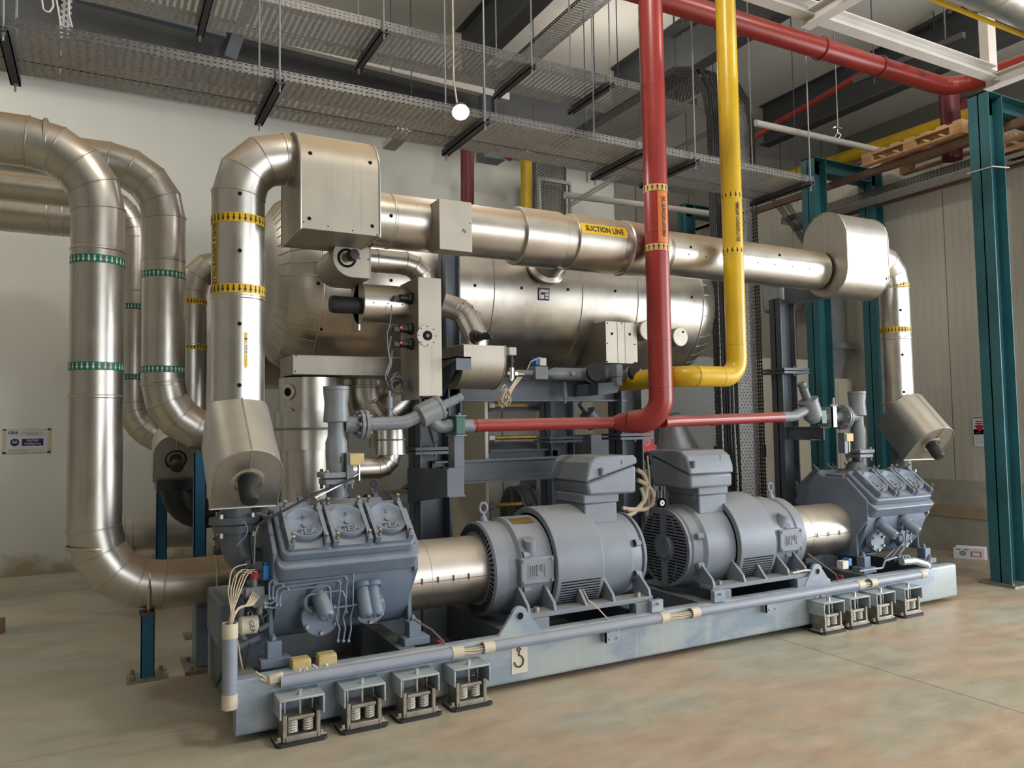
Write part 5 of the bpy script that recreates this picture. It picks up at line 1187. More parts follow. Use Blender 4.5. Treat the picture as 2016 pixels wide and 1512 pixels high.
def switchbox(px_, py_, y, lab):
    q = P(px_, py_, Y=y); t = thing('pressure_switch', q, lab, 'switch'); M = MB(); M.box(q.x-.045, q.x+.045, y-.03, y+.03, q.z-.035, q.z+.035); M.build('housing', 'box_yellow', t, bevel=.004)
    M = MB(); M.box(q.x-.06, q.x-.02, y-.02, y+.05, q.z-.14, q.z+.04); M.build('bracket', 'machine_grey_dark', t)
    M = MB(); M.cyl((q.x+.02,y,q.z-.035),(q.x+.02,y,q.z-.13),.008,seg=8); M.build('stem', 'steel', t)
switchbox(700,904,AY-.08,'small mustard pressure switch beside the left check valve'); switchbox(1668,861,AY-.09,'small cream pressure switch beside the right check valve')
# yellow condensate riser
t = thing('yellow_pipe', (4.4, 4.45, 2), 'tall yellow ammonia condensate pipe bending left at the bottom', 'pipe')
YX, YY, YR = P(1448,640,Y=4.45).x, 4.45, .079
zy = P(1395,741,Y=YY).z; xe = P(1348,741,Y=YY).x
M = MB(); pth = arc([(xe, 5.4, zy), (xe, YY, zy), (YX, YY, zy), (YX, YY, 7.15)], .14, 8); M.tube(pth, YR, 36)
for p in ((xe+.10,YY,zy),(YX-.18,YY,zy)): M.ring(p, (1,0,0), YR, .004, .002)
for z in (2.2,3.6,4.3): M.ring((YX,YY,z), (0,0,1), YR, .004, .0015)
M.build('riser', 'yellow_paint', t, smooth=.5)
zA = P(1441,380,Y=YY-YR).z; zB = P(1446,490,Y=YY-YR).z
for z in (zA, zB): M = MB(); band(M, (YX,YY,z), (0,0,1), YR, .05, 13, 0, 1, -1); M.build('flow_tape', ['tape_yellow','ink'], t, label='yellow tape with black arrows pointing down')
sd = Vector((-.22,-1,0)).normalized(); c = Vector((YX,YY,(zA+zB)/2))
M = MB(); wrap_text(M, 'AMMONIA CONDENSATE LINE', .0225, c, (0,0,-1), sd, YR+.0055, 0, True, ky=2.0, bold=True); M.build('flow_label', 'ink', t, label='black AMMONIA CONDENSATE LINE lettering')

# ============================================================ support frame behind the machines
t = thing('steel_framework', (4.0, 5.35, 0), 'dark blue grey steel frame of columns and beams that carries the vessel and pipes', 'frame')
def col_h(x, y, z0, z1, w=.20, d=.14, mat='column_grey'):
    M = MB(); hsec(M, x, y, z0, z1, w, d, .012); return M.build('column', mat, t)
YC = 5.36
a = P(885,600,Y=YC).x; col_h(a, YC, 1.3, P(885,480,Y=YC).z+.1, .12, .14)
lx = P(846,960,Y=YC).x; col_h(lx, YC, .10, 1.95, .24, .24)
rx = P(1546,800,Y=YC).x; col_h(rx, YC, .10, P(1545,590,Y=YC).z, .20, .14)
mx = P(1108,850,Y=YC+.4).x; col_h(mx, YC+.5, .1, P(1108,785,Y=YC+.5).z, .24, .2)
m2 = P(1232,850,Y=YC).x; col_h(m2, YC, .1, P(1232,760,Y=YC).z, .22, .2)
col_h(P(1130,850,Y=6.5).x, 6.6, .1, 2.0, .1, .1)
for x_, z_ in ((lx, P(846,890,Y=YC).z), (m2, P(1240,862,Y=YC).z), (rx, P(1546,735,Y=YC).z), (mx, P(1105,868,Y=YC+.5).z)):
    yy = YC if x_ != mx else YC+.5
    for dz in (0, .03): M = MB(); M.box(x_-.17, x_+.17, yy-.16, yy+.12, z_+dz-.012, z_+dz+.010); bolt(M, (x_, yy-.12, z_+dz+.01 if dz else z_-.012), (0,0,1 if dz else -1), .014, .02); M.build('splice_plate', 'column_grey', t)
def fbeam(p0, p1, h, w=.12, flip=False):
    M = MB(); ibeam(M, p0, p1, w, h, .012); return M.build('beam', 'column_grey', t)
zb = P(1060,768,Y=YC).z; fbeam((P(830,770,Y=YC).x, YC, zb), (P(1225,765,Y=YC).x, YC, zb), .17)
zb = P(1000,925,Y=YC-.1).z; fbeam((lx, YC-.05, zb), (P(1120,918,Y=YC-.05).x, YC-.05, zb), .16)
zb = P(1000,895,Y=YC+.5).z; fbeam((P(960,895,Y=YC+.5).x, YC+.5, zb), (mx, YC+.5, zb), .07)
zb = P(1000,797,Y=YC+.7).z; fbeam((P(960,797,Y=YC+.7).x, YC+.7, zb), (mx+.1, YC+.7, zb), .10)
# bracket that reaches forward to carry the green clamp
M = MB(); a = P(898,860,Y=AY); zc_ = P(898,855,Y=AY).z; zd = P(898,975,Y=AY).z
M.box(a.x-.035, a.x+.035, AY-.05, AY+.05, P(898,925,Y=AY).z, zc_); 
M.px([(AY-.07, P(890,922,Y=AY).z),(AY-.07, zd),(YC, zd-.10),(YC, P(890,922,Y=AY).z-.02)], a.x-.10, a.x-.085); M.box(a.x-.10, a.x+.02, AY-.075, AY-.065, zd, P(890,922,Y=AY).z); M.box(a.x-.085,a.x+.03,AY-.07,AY+.03,zd-.006,zd+.006); M.box(a.x-.085,a.x+.03,AY-.07,AY+.03,P(890,922,Y=AY).z-.006,P(890,922,Y=AY).z+.006)
M.bar((a.x-.02, AY+.05, zd+.08), (lx+.1, YC, zd+.08), .012, .16)
M.build('bracket', 'column_grey', t)
M = MB(); M.bar(P(838,800,Y=5.0), P(857,868,Y=5.1), .02, .07); M.build('brace', 'column_grey', t)
M = MB(); q = P(900,712,Y=AY+.1); M.px([(AY-.05,q.z),(AY-.05,q.z+.02),(YC,q.z+.02),(YC,q.z-.12),(AY+.05,q.z-.02)], q.x-.08, q.x-.07); M.box(q.x-.08, q.x+.03, AY-.06, AY-.05, q.z-.07, q.z+.02); M.box(q.x-.08, q.x+.03, AY-.06, YC, q.z+.01, q.z+.02); M.bar(P(893,720,Y=AY+.1), P(865,778,Y=YC-.1), .02, .07); M.build('bracket', 'column_grey', t)
# arm on the right column for the header saddle and the lower arm for the stop valve
M = MB(); z1 = P(1560,595,Y=YC).z; ya_ = 4.55
M.px([(YC,z1-.02),(YC,z1+.13),(ya_,z1+.16),(ya_,z1+.05),(ya_+.14,z1-.02)], rx+.04, rx+.05); M.box(rx+.04, rx+.16, ya_+.12, YC, z1-.03, z1-.02); M.box(rx+.04, rx+.16, ya_, YC, z1+.13, z1+.142); M.build('arm', 'column_grey', t)
M = MB(); M.lathe([(0,.180),(0,.192),(.05,.192),(.05,.180)], (hx(1612,540), HY, HZ), (1,0,0), 40); M.box(hx(1612,540), hx(1612,540)+.05, HY-.06, HY+.06, z1+.14, HZ-.17); M.build('pipe_saddle', 'foil_grey', t)
M = MB(); z2 = P(1590,842,Y=AY).z; xq = P(1625,842,Y=AY).x
M.bar((rx-.06,YC-.06,z2-.055),(xq-.02,AY,z2-.055),.012,.11); M.bar((rx-.03,YC-.06,z2),(xq,AY,z2),.09,.010); M.bar((rx-.03,YC-.06,z2-.11),(xq-.02,AY+.09,z2-.11),.09,.010); M.build('arm', 'column_grey', t)
tq = thing('pipe_clamp', P(1614,821,Y=AY), 'green pipe clamp with a galvanised plate on the right bracket', 'clamp')
q = P(1612,821,Y=AY); M = MB(); M.box(q.x-.045, q.x+.02, AY-.07, AY+.07, q.z-.06, q.z+.06); M.build('block', 'green_paint', tq, bevel=.005)
q = P(1629,821,Y=AY); M = MB(); M.box(q.x-.03, q.x-.015, AY-.075, AY+.075, q.z-.09, q.z+.09); M.box(q.x-.03, q.x+.03, AY-.075, AY-.065, q.z-.09, q.z+.09); M.build('plate', 'foil_grey', tq)
# arm with the dark box under the capped valves in the middle
M = MB(); q = P(1180,745,Y=4.95); M.py([(P(1178,778,Y=5.0).x,P(1178,778,Y=5.0).z),(P(1215,773,Y=5.0).x,P(1215,773,Y=5.0).z),(P(1221,757,Y=5.0).x,P(1221,757,Y=5.0).z),(P(1220,752,Y=5.0).x,P(1220,752,Y=5.0).z),(P(1178,754,Y=5.0).x,P(1178,754,Y=5.0).z)], 5.0, YC); M.build('arm', 'column_grey', t)

# ============================================================ column of the level standpipe: box, sensors, window
fy = 4.72; a = P(826,545,Y=fy); e = P(871,786,Y=fy)
t = thing('standpipe_casing', ((a.x+e.x)/2, fy+.1, e.z), 'tall narrow sheet metal casing with a round sight window, left of the steel column', 'casing')
M = MB(); M.box(a.x-.01, e.x, fy, fy+.34, e.z+.02, a.z); M.box(a.x-.012, a.x-.008, fy, fy+.34, e.z, a.z)
for px_, py_ in ((829,782),(850,782),(868,781)): plug(M, P(px_,py_,Y=fy), (0,-1,0), .005, 1)
M.build('casing', ['sheet_matte','gauge_black'], t, bevel=.004)
q = P(841,661,Y=fy); M = MB(); M.lathe([(-.006,.0),(-.006,.072),(.0,.072)][::1], q, (0,-1,0), 40); M.lathe([(.0,.072),(.006,.072),(.006,.034),(-.01,.03)], q, (0,-1,0), 40); M.lathe([(.0065,0),(.0065,.031)], q, (0,-1,0), 24, 1); M.lathe([(.006,.0),(.012,.0),(.012,.014),(.007,.014)], q, (0,-1,0), 6, 2)
for i in range(8): plug(M, q+Vector((.062*math.cos(i*PI/4),-.006,.062*math.sin(i*PI/4))), (0,-1,0), .004, 1)
M.build('sight_window', ['sheet_matte','gauge_black','machine_grey_dark'], t)
for k, py_ in enumerate((589,649,678)):
    ts = thing('level_sensor', P(806,py_,Y=fy+.12), ('black level sensor at the top of the narrow casing','upper of two black level sensors glowing red','lower of two black level sensors glowing red')[k], 'sensor')
    q = P(824 if k else 826,py_,Y=fy+.12); q.x = a.x-.014
    M = MB(); M.lathe([(0,.040),(.008,.040),(.008,.036),(.03,.034),(.03,.027),(.085,.026),(.09,.015),(.09,0)], q, (-1,0,0), 24); M.build('body', 'black_plastic', ts)
    M = MB(); M.box(q.x-.13, q.x-.085, q.y-.014, q.y+.014, q.z-.022, q.z+.010); M.build('connector', 'black_plastic', ts, bevel=.003)
    if k: M = MB(); M.ball(q+Vector((-.082,-.024,.004)), .006, 10); M.build('indicator_led', 'led_red', ts)
M = MB()
for pts in ([(771,600),(768,640),(762,655),(764,690),(768,712),(758,738),(760,748)], [(770,662),(765,690),(770,715),(762,735)], [(772,690),(770,720),(762,740)]): M.tube(arc([P(a_,e_,Y=fy+.1) for a_,e_ in pts], .05, 3), .004, 6)
M.build('sensor_cable', 'valve_grey', label='thin grey cables hanging from the black level sensors', cat='cable')
def coil(px_, py_, y, rx_, rz_, n, mat, lab, rt=.004):
    c = P(px_, py_, Y=y); M = MB(); rnd = random.Random(px_)
    for k in range(n):
        ex, ez = rx_*rnd.uniform(.6,1), rz_*rnd.uniform(.6,1); o = Vector((rnd.uniform(-.02,.02), rnd.uniform(-.02,.02), rnd.uniform(-.02,.02))); tl = rnd.uniform(-.5,.5)
        M.tube([c+o+Vector((ex*math.cos(a)*math.cos(tl)-ez*math.sin(a)*math.sin(tl), .02*math.sin(2*a+k), ex*math.cos(a)*math.sin(tl)+ez*math.sin(a)*math.cos(tl))) for a in [2*PI*i/20 for i in range(21)]], rt, 5)
    M.build('cable_coil', mat, label=lab, cat='cable')
coil(782,757,fy+.2,.06,.07,9,'valve_grey','coil of grey cable beside the narrow casing'); coil(994,780,4.85,.035,.07,7,'cable_cream','coil of cream cable tied below the right valve box')
# pipe with valve box, round casing and elbow left of the narrow casing
t = thing('insulated_branch', P(780,515,Y=5.0), 'insulated branch pipe with a D shaped valve box, bending down behind the narrow casing', 'pipe')
pz = P(790,518,Y=5.0).z; xR = P(834,518,Y=5.0).x
M = MB(); gore_bend(M, [(P(715,515,Y=5.0).x,5.0,pz), (xR,5.0,pz), (xR,5.0,pz-.55)], .078, .14, 3, 0, 36)
M.ring((P(741,515,Y=5.0).x,5.0,pz),(1,0,0),.078); M.build('pipe_cladding', 'cladding', t)
q = P(683,508,Y=4.82); zq = q.z; prof = [(q.x+.15, zq-.125),(q.x+.15, zq+.125)] + [(q.x+.03-.125*math.sin(a), zq+.125*math.cos(a)) for a in [PI*i/12 for i in range(13)]]
M = MB(); M.py(prof, 4.80, 5.22); M.tube([Vector((x_,4.80,z_)) for x_,z_ in prof+[prof[0]]], .004, 6)
for px_,py_ in ((657,504),(708,509),(725,511)): plug(M, P(px_,py_,Y=4.8), (0,-1,0), .005, 1)
M.build('valve_casing', ['sheet_matte','gauge_black'], t, smooth=.3)
M = MB(); M.lathe([(0,.062),(.004,.062),(.004,.048),(-.002,.045)], P(683,508,Y=4.80), (0,-1,0), 30, 1); M.lathe([(-.01,.0),(.0,.030),(.06,.030),(.065,.0)], P(683,508,Y=4.80), (.2,-1,0), 20, 0); M.build('stem_tube', ['cladding','gauge_black'], t)
M = MB(); M.lathe([(.05,.028),(.05,.036),(.10,.034),(.11,.0)], P(683,508,Y=4.80), (.25,-1,.08), 20); M.build('valve_cap', 'black_rubber', t, smooth=.6)
t = thing('round_valve_casing', P(740,600,Y=5.0), 'fat round insulated casing with a large black knob pointing left', 'casing')
pz = P(745,600,Y=5.0).z; xa_ = P(706,600,Y=5.0).x; xb_ = P(806,600,Y=5.0).x
M = MB(); M.lathe([(0,0),(0,.135),(xb_-xa_,.135),(xb_-xa_,.0)], (xa_,5.0,pz), (1,0,0), 48); M.ring((xa_+.006,5,pz),(1,0,0),.135,.006,.005); M.box(xa_, xa_+.01, 5.0, 5.17, pz-.18, pz+.13)
for k in range(3): plug(M, (xa_+.06+k*.1, 5-.134, pz-.01), (0,-1,0), .005, 1)
M.build('casing', ['cladding','gauge_black'], t)
M = MB(); M.lathe([(-.012,.0),(-.012,.062),(-.005,.062),(-.004,.055),(.18,.058),(.20,.05),(.20,0)], (xa_,4.97,pz-.02), (-1,0,0), 32); M.build('valve_cap', 'black_rubber', t, smooth=.6)
# long shallow box under the vessel with the round casings hanging from it
a = P(576,692,Y=5.2); e = P(796,741,Y=5.2)
M = MB(); M.box(a.x, e.x, 5.2, 5.6, e.z, a.z-.02)
for px_,py_ in ((583,700),(581,731)): plug(M, P(px_,py_,Y=5.2), (0,-1,0), .006, 1)
M.build('trunking_box', ['sheet_matte','gauge_black'], bevel=.004, label='long flat sheet metal box under the left end of the vessel', cat='box')
t = thing('insulated_column', P(620,850,Y=5.4), 'insulated vertical cylinder with a fat middle section, behind the left check valve', 'vessel')
cx_ = P(617,800,Y=5.4).x; zA_, zB_, zC_, zD_ = P(617,745,Y=5.4).z, P(617,810,Y=5.4).z, P(617,884,Y=5.4).z, .6
M = MB(); M.lathe([(0,.225),(zA_-zB_,.225),(zA_-zB_,.255),(zA_-zC_,.255),(zA_-zC_,.21),(zA_-zD_,.21)], (cx_,5.45,zA_), (0,0,-1), 52); M.lathe([(0,.257),(.018,.257)], (cx_,5.45,zB_-.13), (0,0,1), 52, 1)
M.build('cladding_shell', ['cladding_clean','valve_grey'], t)
for z_ in (.10,.26): M = MB(); M.lathe([(0,.055),(.006,.055),(.006,.03),(.0,.03)], (cx_-.19,5.45-.13,zA_-z_), (-.8,-.6,0), 24); M.lathe([(.001,0),(.001,.03)], (cx_-.19,5.45-.13,zA_-z_), (-.8,-.6,0), 20, 1); M.build('port', ['cladding','gauge_black'], t)
t = thing('insulated_bend', P(720,800,Y=5.6), 'insulated pipe bend with segmented joints in the middle, behind the grey valves', 'pipe')
M = MB(); p_ = [P(718,740,Y=5.65), P(718,800,Y=5.65), P(800,740,Y=5.65), P(860,705,Y=5.7)]
M.tube(arc([P(718,735,Y=5.65), P(718,790,Y=5.65), P(765,840,Y=5.65), P(765,880,Y=5.65)], .2, 3), .155, 40); 
for q_ in ((718,745),(718,762)): M.ring(P(*q_,Y=5.65), (0,0,1), .155)
M.ring(P(728,790,Y=5.65), (.35,0,-1), .158); M.ring(P(745,818,Y=5.65), (.6,0,-1), .158)
M.build('pipe_cladding', 'cladding', t)
M = MB(); M.tube([P(758,815,Y=5.5), P(810,778,Y=5.5)], .12, 36); M.ring(P(765,812,Y=5.5),(.8,0,.6),.12); M.build('pipe_cladding', 'cladding', t)
t = thing('insulated_bend', P(770,880,Y=5.2), 'small insulated pipe turning left at the bottom, under the slanted grey valve', 'pipe')
xq = P(769,870,Y=5.2).x; zt_ = P(769,842,Y=5.2).z; zm = P(769,893,Y=5.2).z; zl = P(735,922,Y=5.2).z
M = MB(); M.lathe([(0,.105),(zt_-zm,.105),(zt_-zm,.112),(zt_-zm+.006,.112),(zt_-zm+.006,.08)], (xq,5.2,zt_), (0,0,-1), 40); M.lathe([(0,.107),(.014,.107)], (xq,5.2,(zt_+zm)/2), (0,0,1), 40, 1)
gore_bend(M, [(xq,5.2,zm), (xq,5.2,zl), (P(690,922,Y=5.2).x,5.2,zl)], .072, .12, 3, 0, 36); M.build('pipe_cladding', ['cladding_clean','valve_grey'], t)
# right of the column: elbow with knob, rounded box, valves on the liquid line
t = thing('insulated_branch', P(915,620,Y=5.0), 'insulated elbow coming from behind the left column with a black knob', 'pipe')
M = MB(); p = arc([P(872,600,Y=5.1), P(912,612,Y=5.05), P(938,665,Y=5.0), P(938,700,Y=5.0)], .12, 3); M.tube(p, .085, 36); seams(M, p, .085, 1, len(p)-1, 0, 36)
for px_,py_ in ((912,598),(930,606),(945,617)): plug(M, P(px_,py_,Y=4.92), (0,-1,.4), .004, 1)
M.build('pipe_cladding', ['cladding','gauge_black'], t)
M = MB(); c = P(938,663,Y=4.9); M.lathe([(-.03,0),(-.03,.048),(0,.048),(0,.035),(.03,.034),(.03,.026),(.12,.030),(.13,.024),(.13,0)], c, (.5,-.85,0), 28); M.build('valve_cap', 'black_plastic', t, smooth=.5)
t = thing('valve_box', P(950,720,Y=4.9), 'smaller sheet metal valve box with a rounded bottom, right of the left column', 'box')
fy3 = 4.72; a = P(913,678,Y=fy3); e = P(995,685,Y=fy3); zb_ = P(950,765,Y=fy3+.1).z; hw = .22
prof = [(y_, z_) for y_, z_ in [(fy3,a.z),(fy3+.40,a.z)]] + [(fy3+.20+.20*math.cos(a_), zb_+.20-.20*math.sin(a_)) for a_ in [PI*i/12 for i in range(13)]]
M = MB(); M.px(prof, a.x, e.x)
for x_ in (a.x, e.x): M.tube([Vector((x_,y_,z_)) for y_,z_ in prof+[prof[0]]], .005, 6)
M.build('casing', 'sheet_matte', t, smooth=.3)
t = thing('liquid_line', P(1100,736,Y=5.1), 'dark grey liquid line with two capped valves along the underside of the vessel', 'pipe')
zl = P(1120,736,Y=5.1).z; X_ = lambda px_: P(px_,736,Y=5.1).x
M = MB(); M.lathe([(0,.022),(X_(1075)-X_(1005),.022),(X_(1092)-X_(1005),.048),(X_(1150)-X_(1005),.046),(X_(1270)-X_(1005),.042)], (X_(1005),5.1,zl), (1,0,0), 24); M.cyl((X_(1120),5.06,zl),(X_(1120),5.03,zl),.02,seg=14); M.build('pipe', 'valve_grey', t, smooth=.5)
M = MB(); M.box(X_(1048), X_(1073), 5.05, 5.15, zl-.05, zl+.05); M.build('valve_block', 'valve_grey', t, bevel=.005)
M = MB(); M.box(X_(1050), X_(1057), 5.06, 5.12, zl+.06, zl+.115); M.build('coil', 'blue_bright', t, bevel=.004); M = MB(); M.box(X_(1057), X_(1070), 5.05, 5.12, zl+.055, zl+.115); M.build('plug', 'cable_white', t, bevel=.004)
M = MB(); M.tube(arc([P(1068,718,Y=5.06), P(1072,708,Y=5.06), P(1062,704,Y=5.06), P(1045,712,Y=5.06), P(1038,728,Y=5.06)], .03, 3), .005, 6); M.build('cable', 'cable_cream', t)
for px_, py_ in ((1172,734),(1254,733)):
    M = MB(); c = P(px_, py_, Y=5.0); d_ = Vector((-.35,-.93,.05)).normalized(); M.lathe([(-.14,.0),(-.14,.055),(-.07,.058),(-.07,.075),(.02,.078)], c, d_, 32); v_ = M.build('valve_body', 'label_cream' if False else 'white_paint', t, smooth=.5)
    M = MB(); M.lathe([(.0,.0805),(.03,.080),(.045,.068),(.045,0)], c, d_, 32)
    if px_ > 1200:
        for k in range(3): M.tube([c+d_*.047+Vector((.03-k*.008,0,.035-k*.008)), c+d_*.05+Vector((.04-k*.012,-.005,0)), c+d_*.047+Vector((.02-k*.004,0,-.035+k*.01))], .004, 5, 1)
    M.build('valve_cap', ['black_rubber','cable_white'], v_)
M = MB(); q = P(1214,730,Y=5.02); M.box(q.x-.03, q.x+.03, 4.98, 5.14, q.z-.05, q.z+.05); M.box(q.x-.025, q.x+.025, 4.98, 5.14, q.z-.12, q.z-.05); M.build('clamp', 'valve_grey', t, bevel=.004)
t = thing('motor_valve', P(1000,700,Y=5.0), 'small white capped control valve with a pipe fitting, right of the rounded box', 'valve')
M = MB(); q = P(1006,692,Y=5.0); M.box(q.x-.03, q.x+.032, 4.97, 5.05, q.z-.03, q.z+.03); M.build('actuator', 'white_paint', t, bevel=.006)
M = MB(); M.cyl(q-Vector((.0,0,.03)), q-Vector((0,0,.12)), .016, seg=12); M.cyl(q-Vector((.0,0,.06)), q-Vector((0,0,.085)), .022, seg=12); M.build('stem', 'black_plastic', t)
M = MB(); M.cyl(q-Vector((-.0,0,.12)), q-Vector((0,0,.20)), .022, seg=14); M.cyl(q-Vector((.04,0,.165)), q+Vector((.10,0,-.165)), .016, seg=12); M.cyl(q+Vector((.02,0,-.165)), q+Vector((.045,0,-.165)), .026, seg=6); M.lathe([(0,.02),(.02,.02),(.035,.01),(.035,0)], q-Vector((0,0,.20)), (0,0,-1), 12); M.build('body', 'steel', t)
M = MB()
for k in range(4): M.tube(arc([P(1028-k*3,742,Y=4.98), P(1012-k*2,762,Y=4.95), P(1000-k*2,785,Y=4.93)], .1, 3), .004, 6)
M.build('cable_bundle', 'cable_cream', label='cream cables sloping down from the liquid line', cat='cable')
M = MB(); q = P(1112,752,Y=5.2); M.cyl(q, q-Vector((0,0,.06)), .012, seg=10); M.cyl(q-Vector((0,0,.06)), q-Vector((0,0,.12)), .018, seg=8); M.cyl(q-Vector((0,0,.12)), q-Vector((0,0,.17)), .009, seg=8); M.build('needle_valve', 'valve_grey', label='small needle valve hanging below the liquid line', cat='valve')

# ============================================================ plate heat exchanger and things seen through the frame
t = thing('plate_heat_exchanger', (2.7, 6.0, .2), 'cream plate heat exchanger end plate with brass coloured tie rods, behind the left column', 'heat exchanger')
xp = P(962,900,Y=5.62).x
M = MB(); M.box(xp-.03, xp, 5.62, 6.30, .15, P(950,786,Y=5.62).z); M.build('end_plate', 'cream_enamel', t, bevel=.004)
for py_, L_ in ((799,.33),(862,.42),(996,.28)):
    q = P(967,py_,Y=5.68); M = MB(); M.cyl(q, q+Vector((L_,0,0)), .017, seg=14)
    for k in range(int(L_/.012)): M.ring(q+Vector((.03+k*.012,0,0)), (1,0,0), .017, .003, .002, 12)
    M.build('tie_rod', 'brass', t); M = MB(); M.lathe([(-.03,0),(-.03,.035),(.02,.035),(.02,0)], q, (1,0,0), 6); M.build('nut', 'steel_dirty', t)
M = MB(); q = P(1020,880,Y=6.9); M.box(q.x-.5, q.x+.25, 6.9, 7.3, q.z-.12, q.z+.05); M.build('control_panel', 'machine_grey_dark', bevel=.04, label='dark rounded cover seen through the frame behind the heat exchanger', cat='cover')
M = MB(); q = P(1015,887,Y=6.5); M.box(q.x-.25, q.x+.25, 6.4, 6.7, q.z-.03, q.z+.01); M.build('cable_duct', 'white_paint', label='small white duct lid lying behind the heat exchanger rods', cat='duct')
M = MB(); q = P(985,830,Y=9.2); M.box(q.x-.6, q.x+.55, 9.2, 9.6, .0, 2.05); M.box(q.x+.02, q.x+.035, 9.19, 9.2, 0, 2.05, 1); M.build('white_cabinet', ['white_paint','valve_grey'], label='white cabinet at the back wall seen under the vessel', cat='cabinet')
t = thing('stop_valve', P(1160,815,Y=6.0), 'dark stop valve standing behind the middle columns', 'valve')
c = P(1172,835,Y=6.1); d = (P(1142,795,Y=6.1)-c).normalized(); M = MB(); M.lathe([(0,.09),(.14,.09),(.145,.085),(.145,.03),(.26,.028),(.26,0)], c, d, 24); M.build('body', 'machine_grey_dark', t, smooth=.5)
M = MB(); M.box(c.x-.12, c.x+.1, 6.0, 6.3, c.z-.35, c.z-.1); M.build('base', 'machine_grey_dark', t)
# red extinguisher board behind the left terminal box
q = P(1288,873,Y=5.9)
t = thing('red_board', q, 'bright red cut out board with white emblem between the two motors', 'sign')
M = MB(); pl = [(1248,848),(1278,848),(1285,858),(1285,875),(1293,876),(1293,889),(1282,897),(1262,893),(1252,870)]; pw = [P(a_,e_,Y=5.9) for a_,e_ in pl]
M.py([(p_.x,p_.z) for p_ in pw][::-1], 5.9, 5.912)
U, V, N = Vector((1,0,0)), Vector((0,0,1)), Vector((0,-1,0)); M.lathe([(.0,.026),(.002,.028),(.002,.032),(0,.034)], P(1274,871,Y=5.898), (0,-1,0), 24, 1)
M.tube([P(1271,873,Y=5.897),P(1274,868,Y=5.897),P(1277,873,Y=5.897),P(1274,875,Y=5.897)], .004, 5, 1)
for k,(x_,w2,z_) in enumerate(((1283,.045,885.5),(1283,.05,889))): 
    q_ = P(x_,z_,Y=5.897)
    for j in range(7): M.box(q_.x-w2+j*w2*.28, q_.x-w2+j*w2*.28+w2*.18, 5.895, 5.898, q_.z-.008, q_.z+.006*(j % 2), 1)
q_ = P(1256,881,Y=5.898); M.box(q_.x-.012,q_.x+.012,5.895,5.9,q_.z-.012,q_.z+.012,2)
M.build('panel', ['coral_red','paper','gauge_black'], t)
# cables and clutter between the motors
hoses = [([(1254,925),(1268,930),(1275,955),(1270,985),(1248,1010),(1228,1018)],.017,'upper thick cream cable leaving the left terminal box'),([(1256,945),(1275,955),(1288,970),(1287,990),(1272,1003),(1235,1003)],.017,'lower thick cream cable leaving the left terminal box'),([(1262,960),(1270,985),(1262,1005),(1225,1000)],.014,'third cream cable curling behind the left terminal box')]
for pts,r_,lab in hoses:
    M = MB(); M.tube(arc([P(a_,e_,Y=4.72) for a_,e_ in pts], .12, 4), r_, 10); M.build('motor_cable', 'cable_cream', label=lab, cat='cable')
    q_ = P(*pts[0],Y=4.72)
rnd = random.Random(3)
for k in range(9):
    x_ = 1262+k*6; M = MB(); M.tube(arc([P(x_,905+rnd.uniform(-8,8),Y=5.3), P(x_+rnd.uniform(-10,8),960,Y=5.3), P(x_+rnd.uniform(-10,10),1060,Y=5.3)], .1, 3), .010, 8); M.build('motor_cable', ('black_rubber','valve_grey','cable_cream','machine_grey')[k % 4], label='dark cable hanging in the gap between the two motors', cat='cable', group='cables hanging between the two motors')
M = MB(); q = P(1275,905,Y=5.35); M.ball(q, .07); M.box(q.x-.05,q.x+.08,5.3,5.45,q.z-.08,q.z+.02); M.build('hand_lamp', 'black_plastic', bevel=.01, label='black bulky fitting under the red board', cat='fitting')
M = MB(); M.tube([P(1262,893,Y=5.85),P(1290,915,Y=5.6)],.006,6); M.tube([P(1254,850,Y=5.85),P(1258,905,Y=5.6)],.008,6); M.build('wire','black_rubber',label='black wires behind the red board',cat='wire')
t = thing('stop_valve', P(1320,870,Y=6.6), 'large grey cone shaped fitting behind the right terminal box', 'valve'); c = P(1335,850,Y=6.6)
M = MB(); M.lathe([(0,.24),(.35,.13),(.45,.11),(.45,0)], c-Vector((0,0,.25)), (-.25,0,1), 36); M.build('cone', 'foil_grey', t); M = MB(); M.box(c.x-.2,c.x+.3,6.5,6.9,.3,c.z-.26); M.build('base','foil_grey',t)
M = MB(); q = P(1302,990,Y=4.6); M.lathe([(-.01,.0),(-.01,.036),(.0,.036),(.012,.036)], q, (0,-1,0), 24, 0); M.lathe([(.0125,0),(.0125,.022)], q, (0,-1,0), 20, 1); M.lathe([(.013,0),(.013,.006)], q, (0,-1,0), 10, 0)
M.build('gauge_knob', ['gauge_black','label_cream'], label='round black knob with a white ring at the right motor cowl', cat='knob')

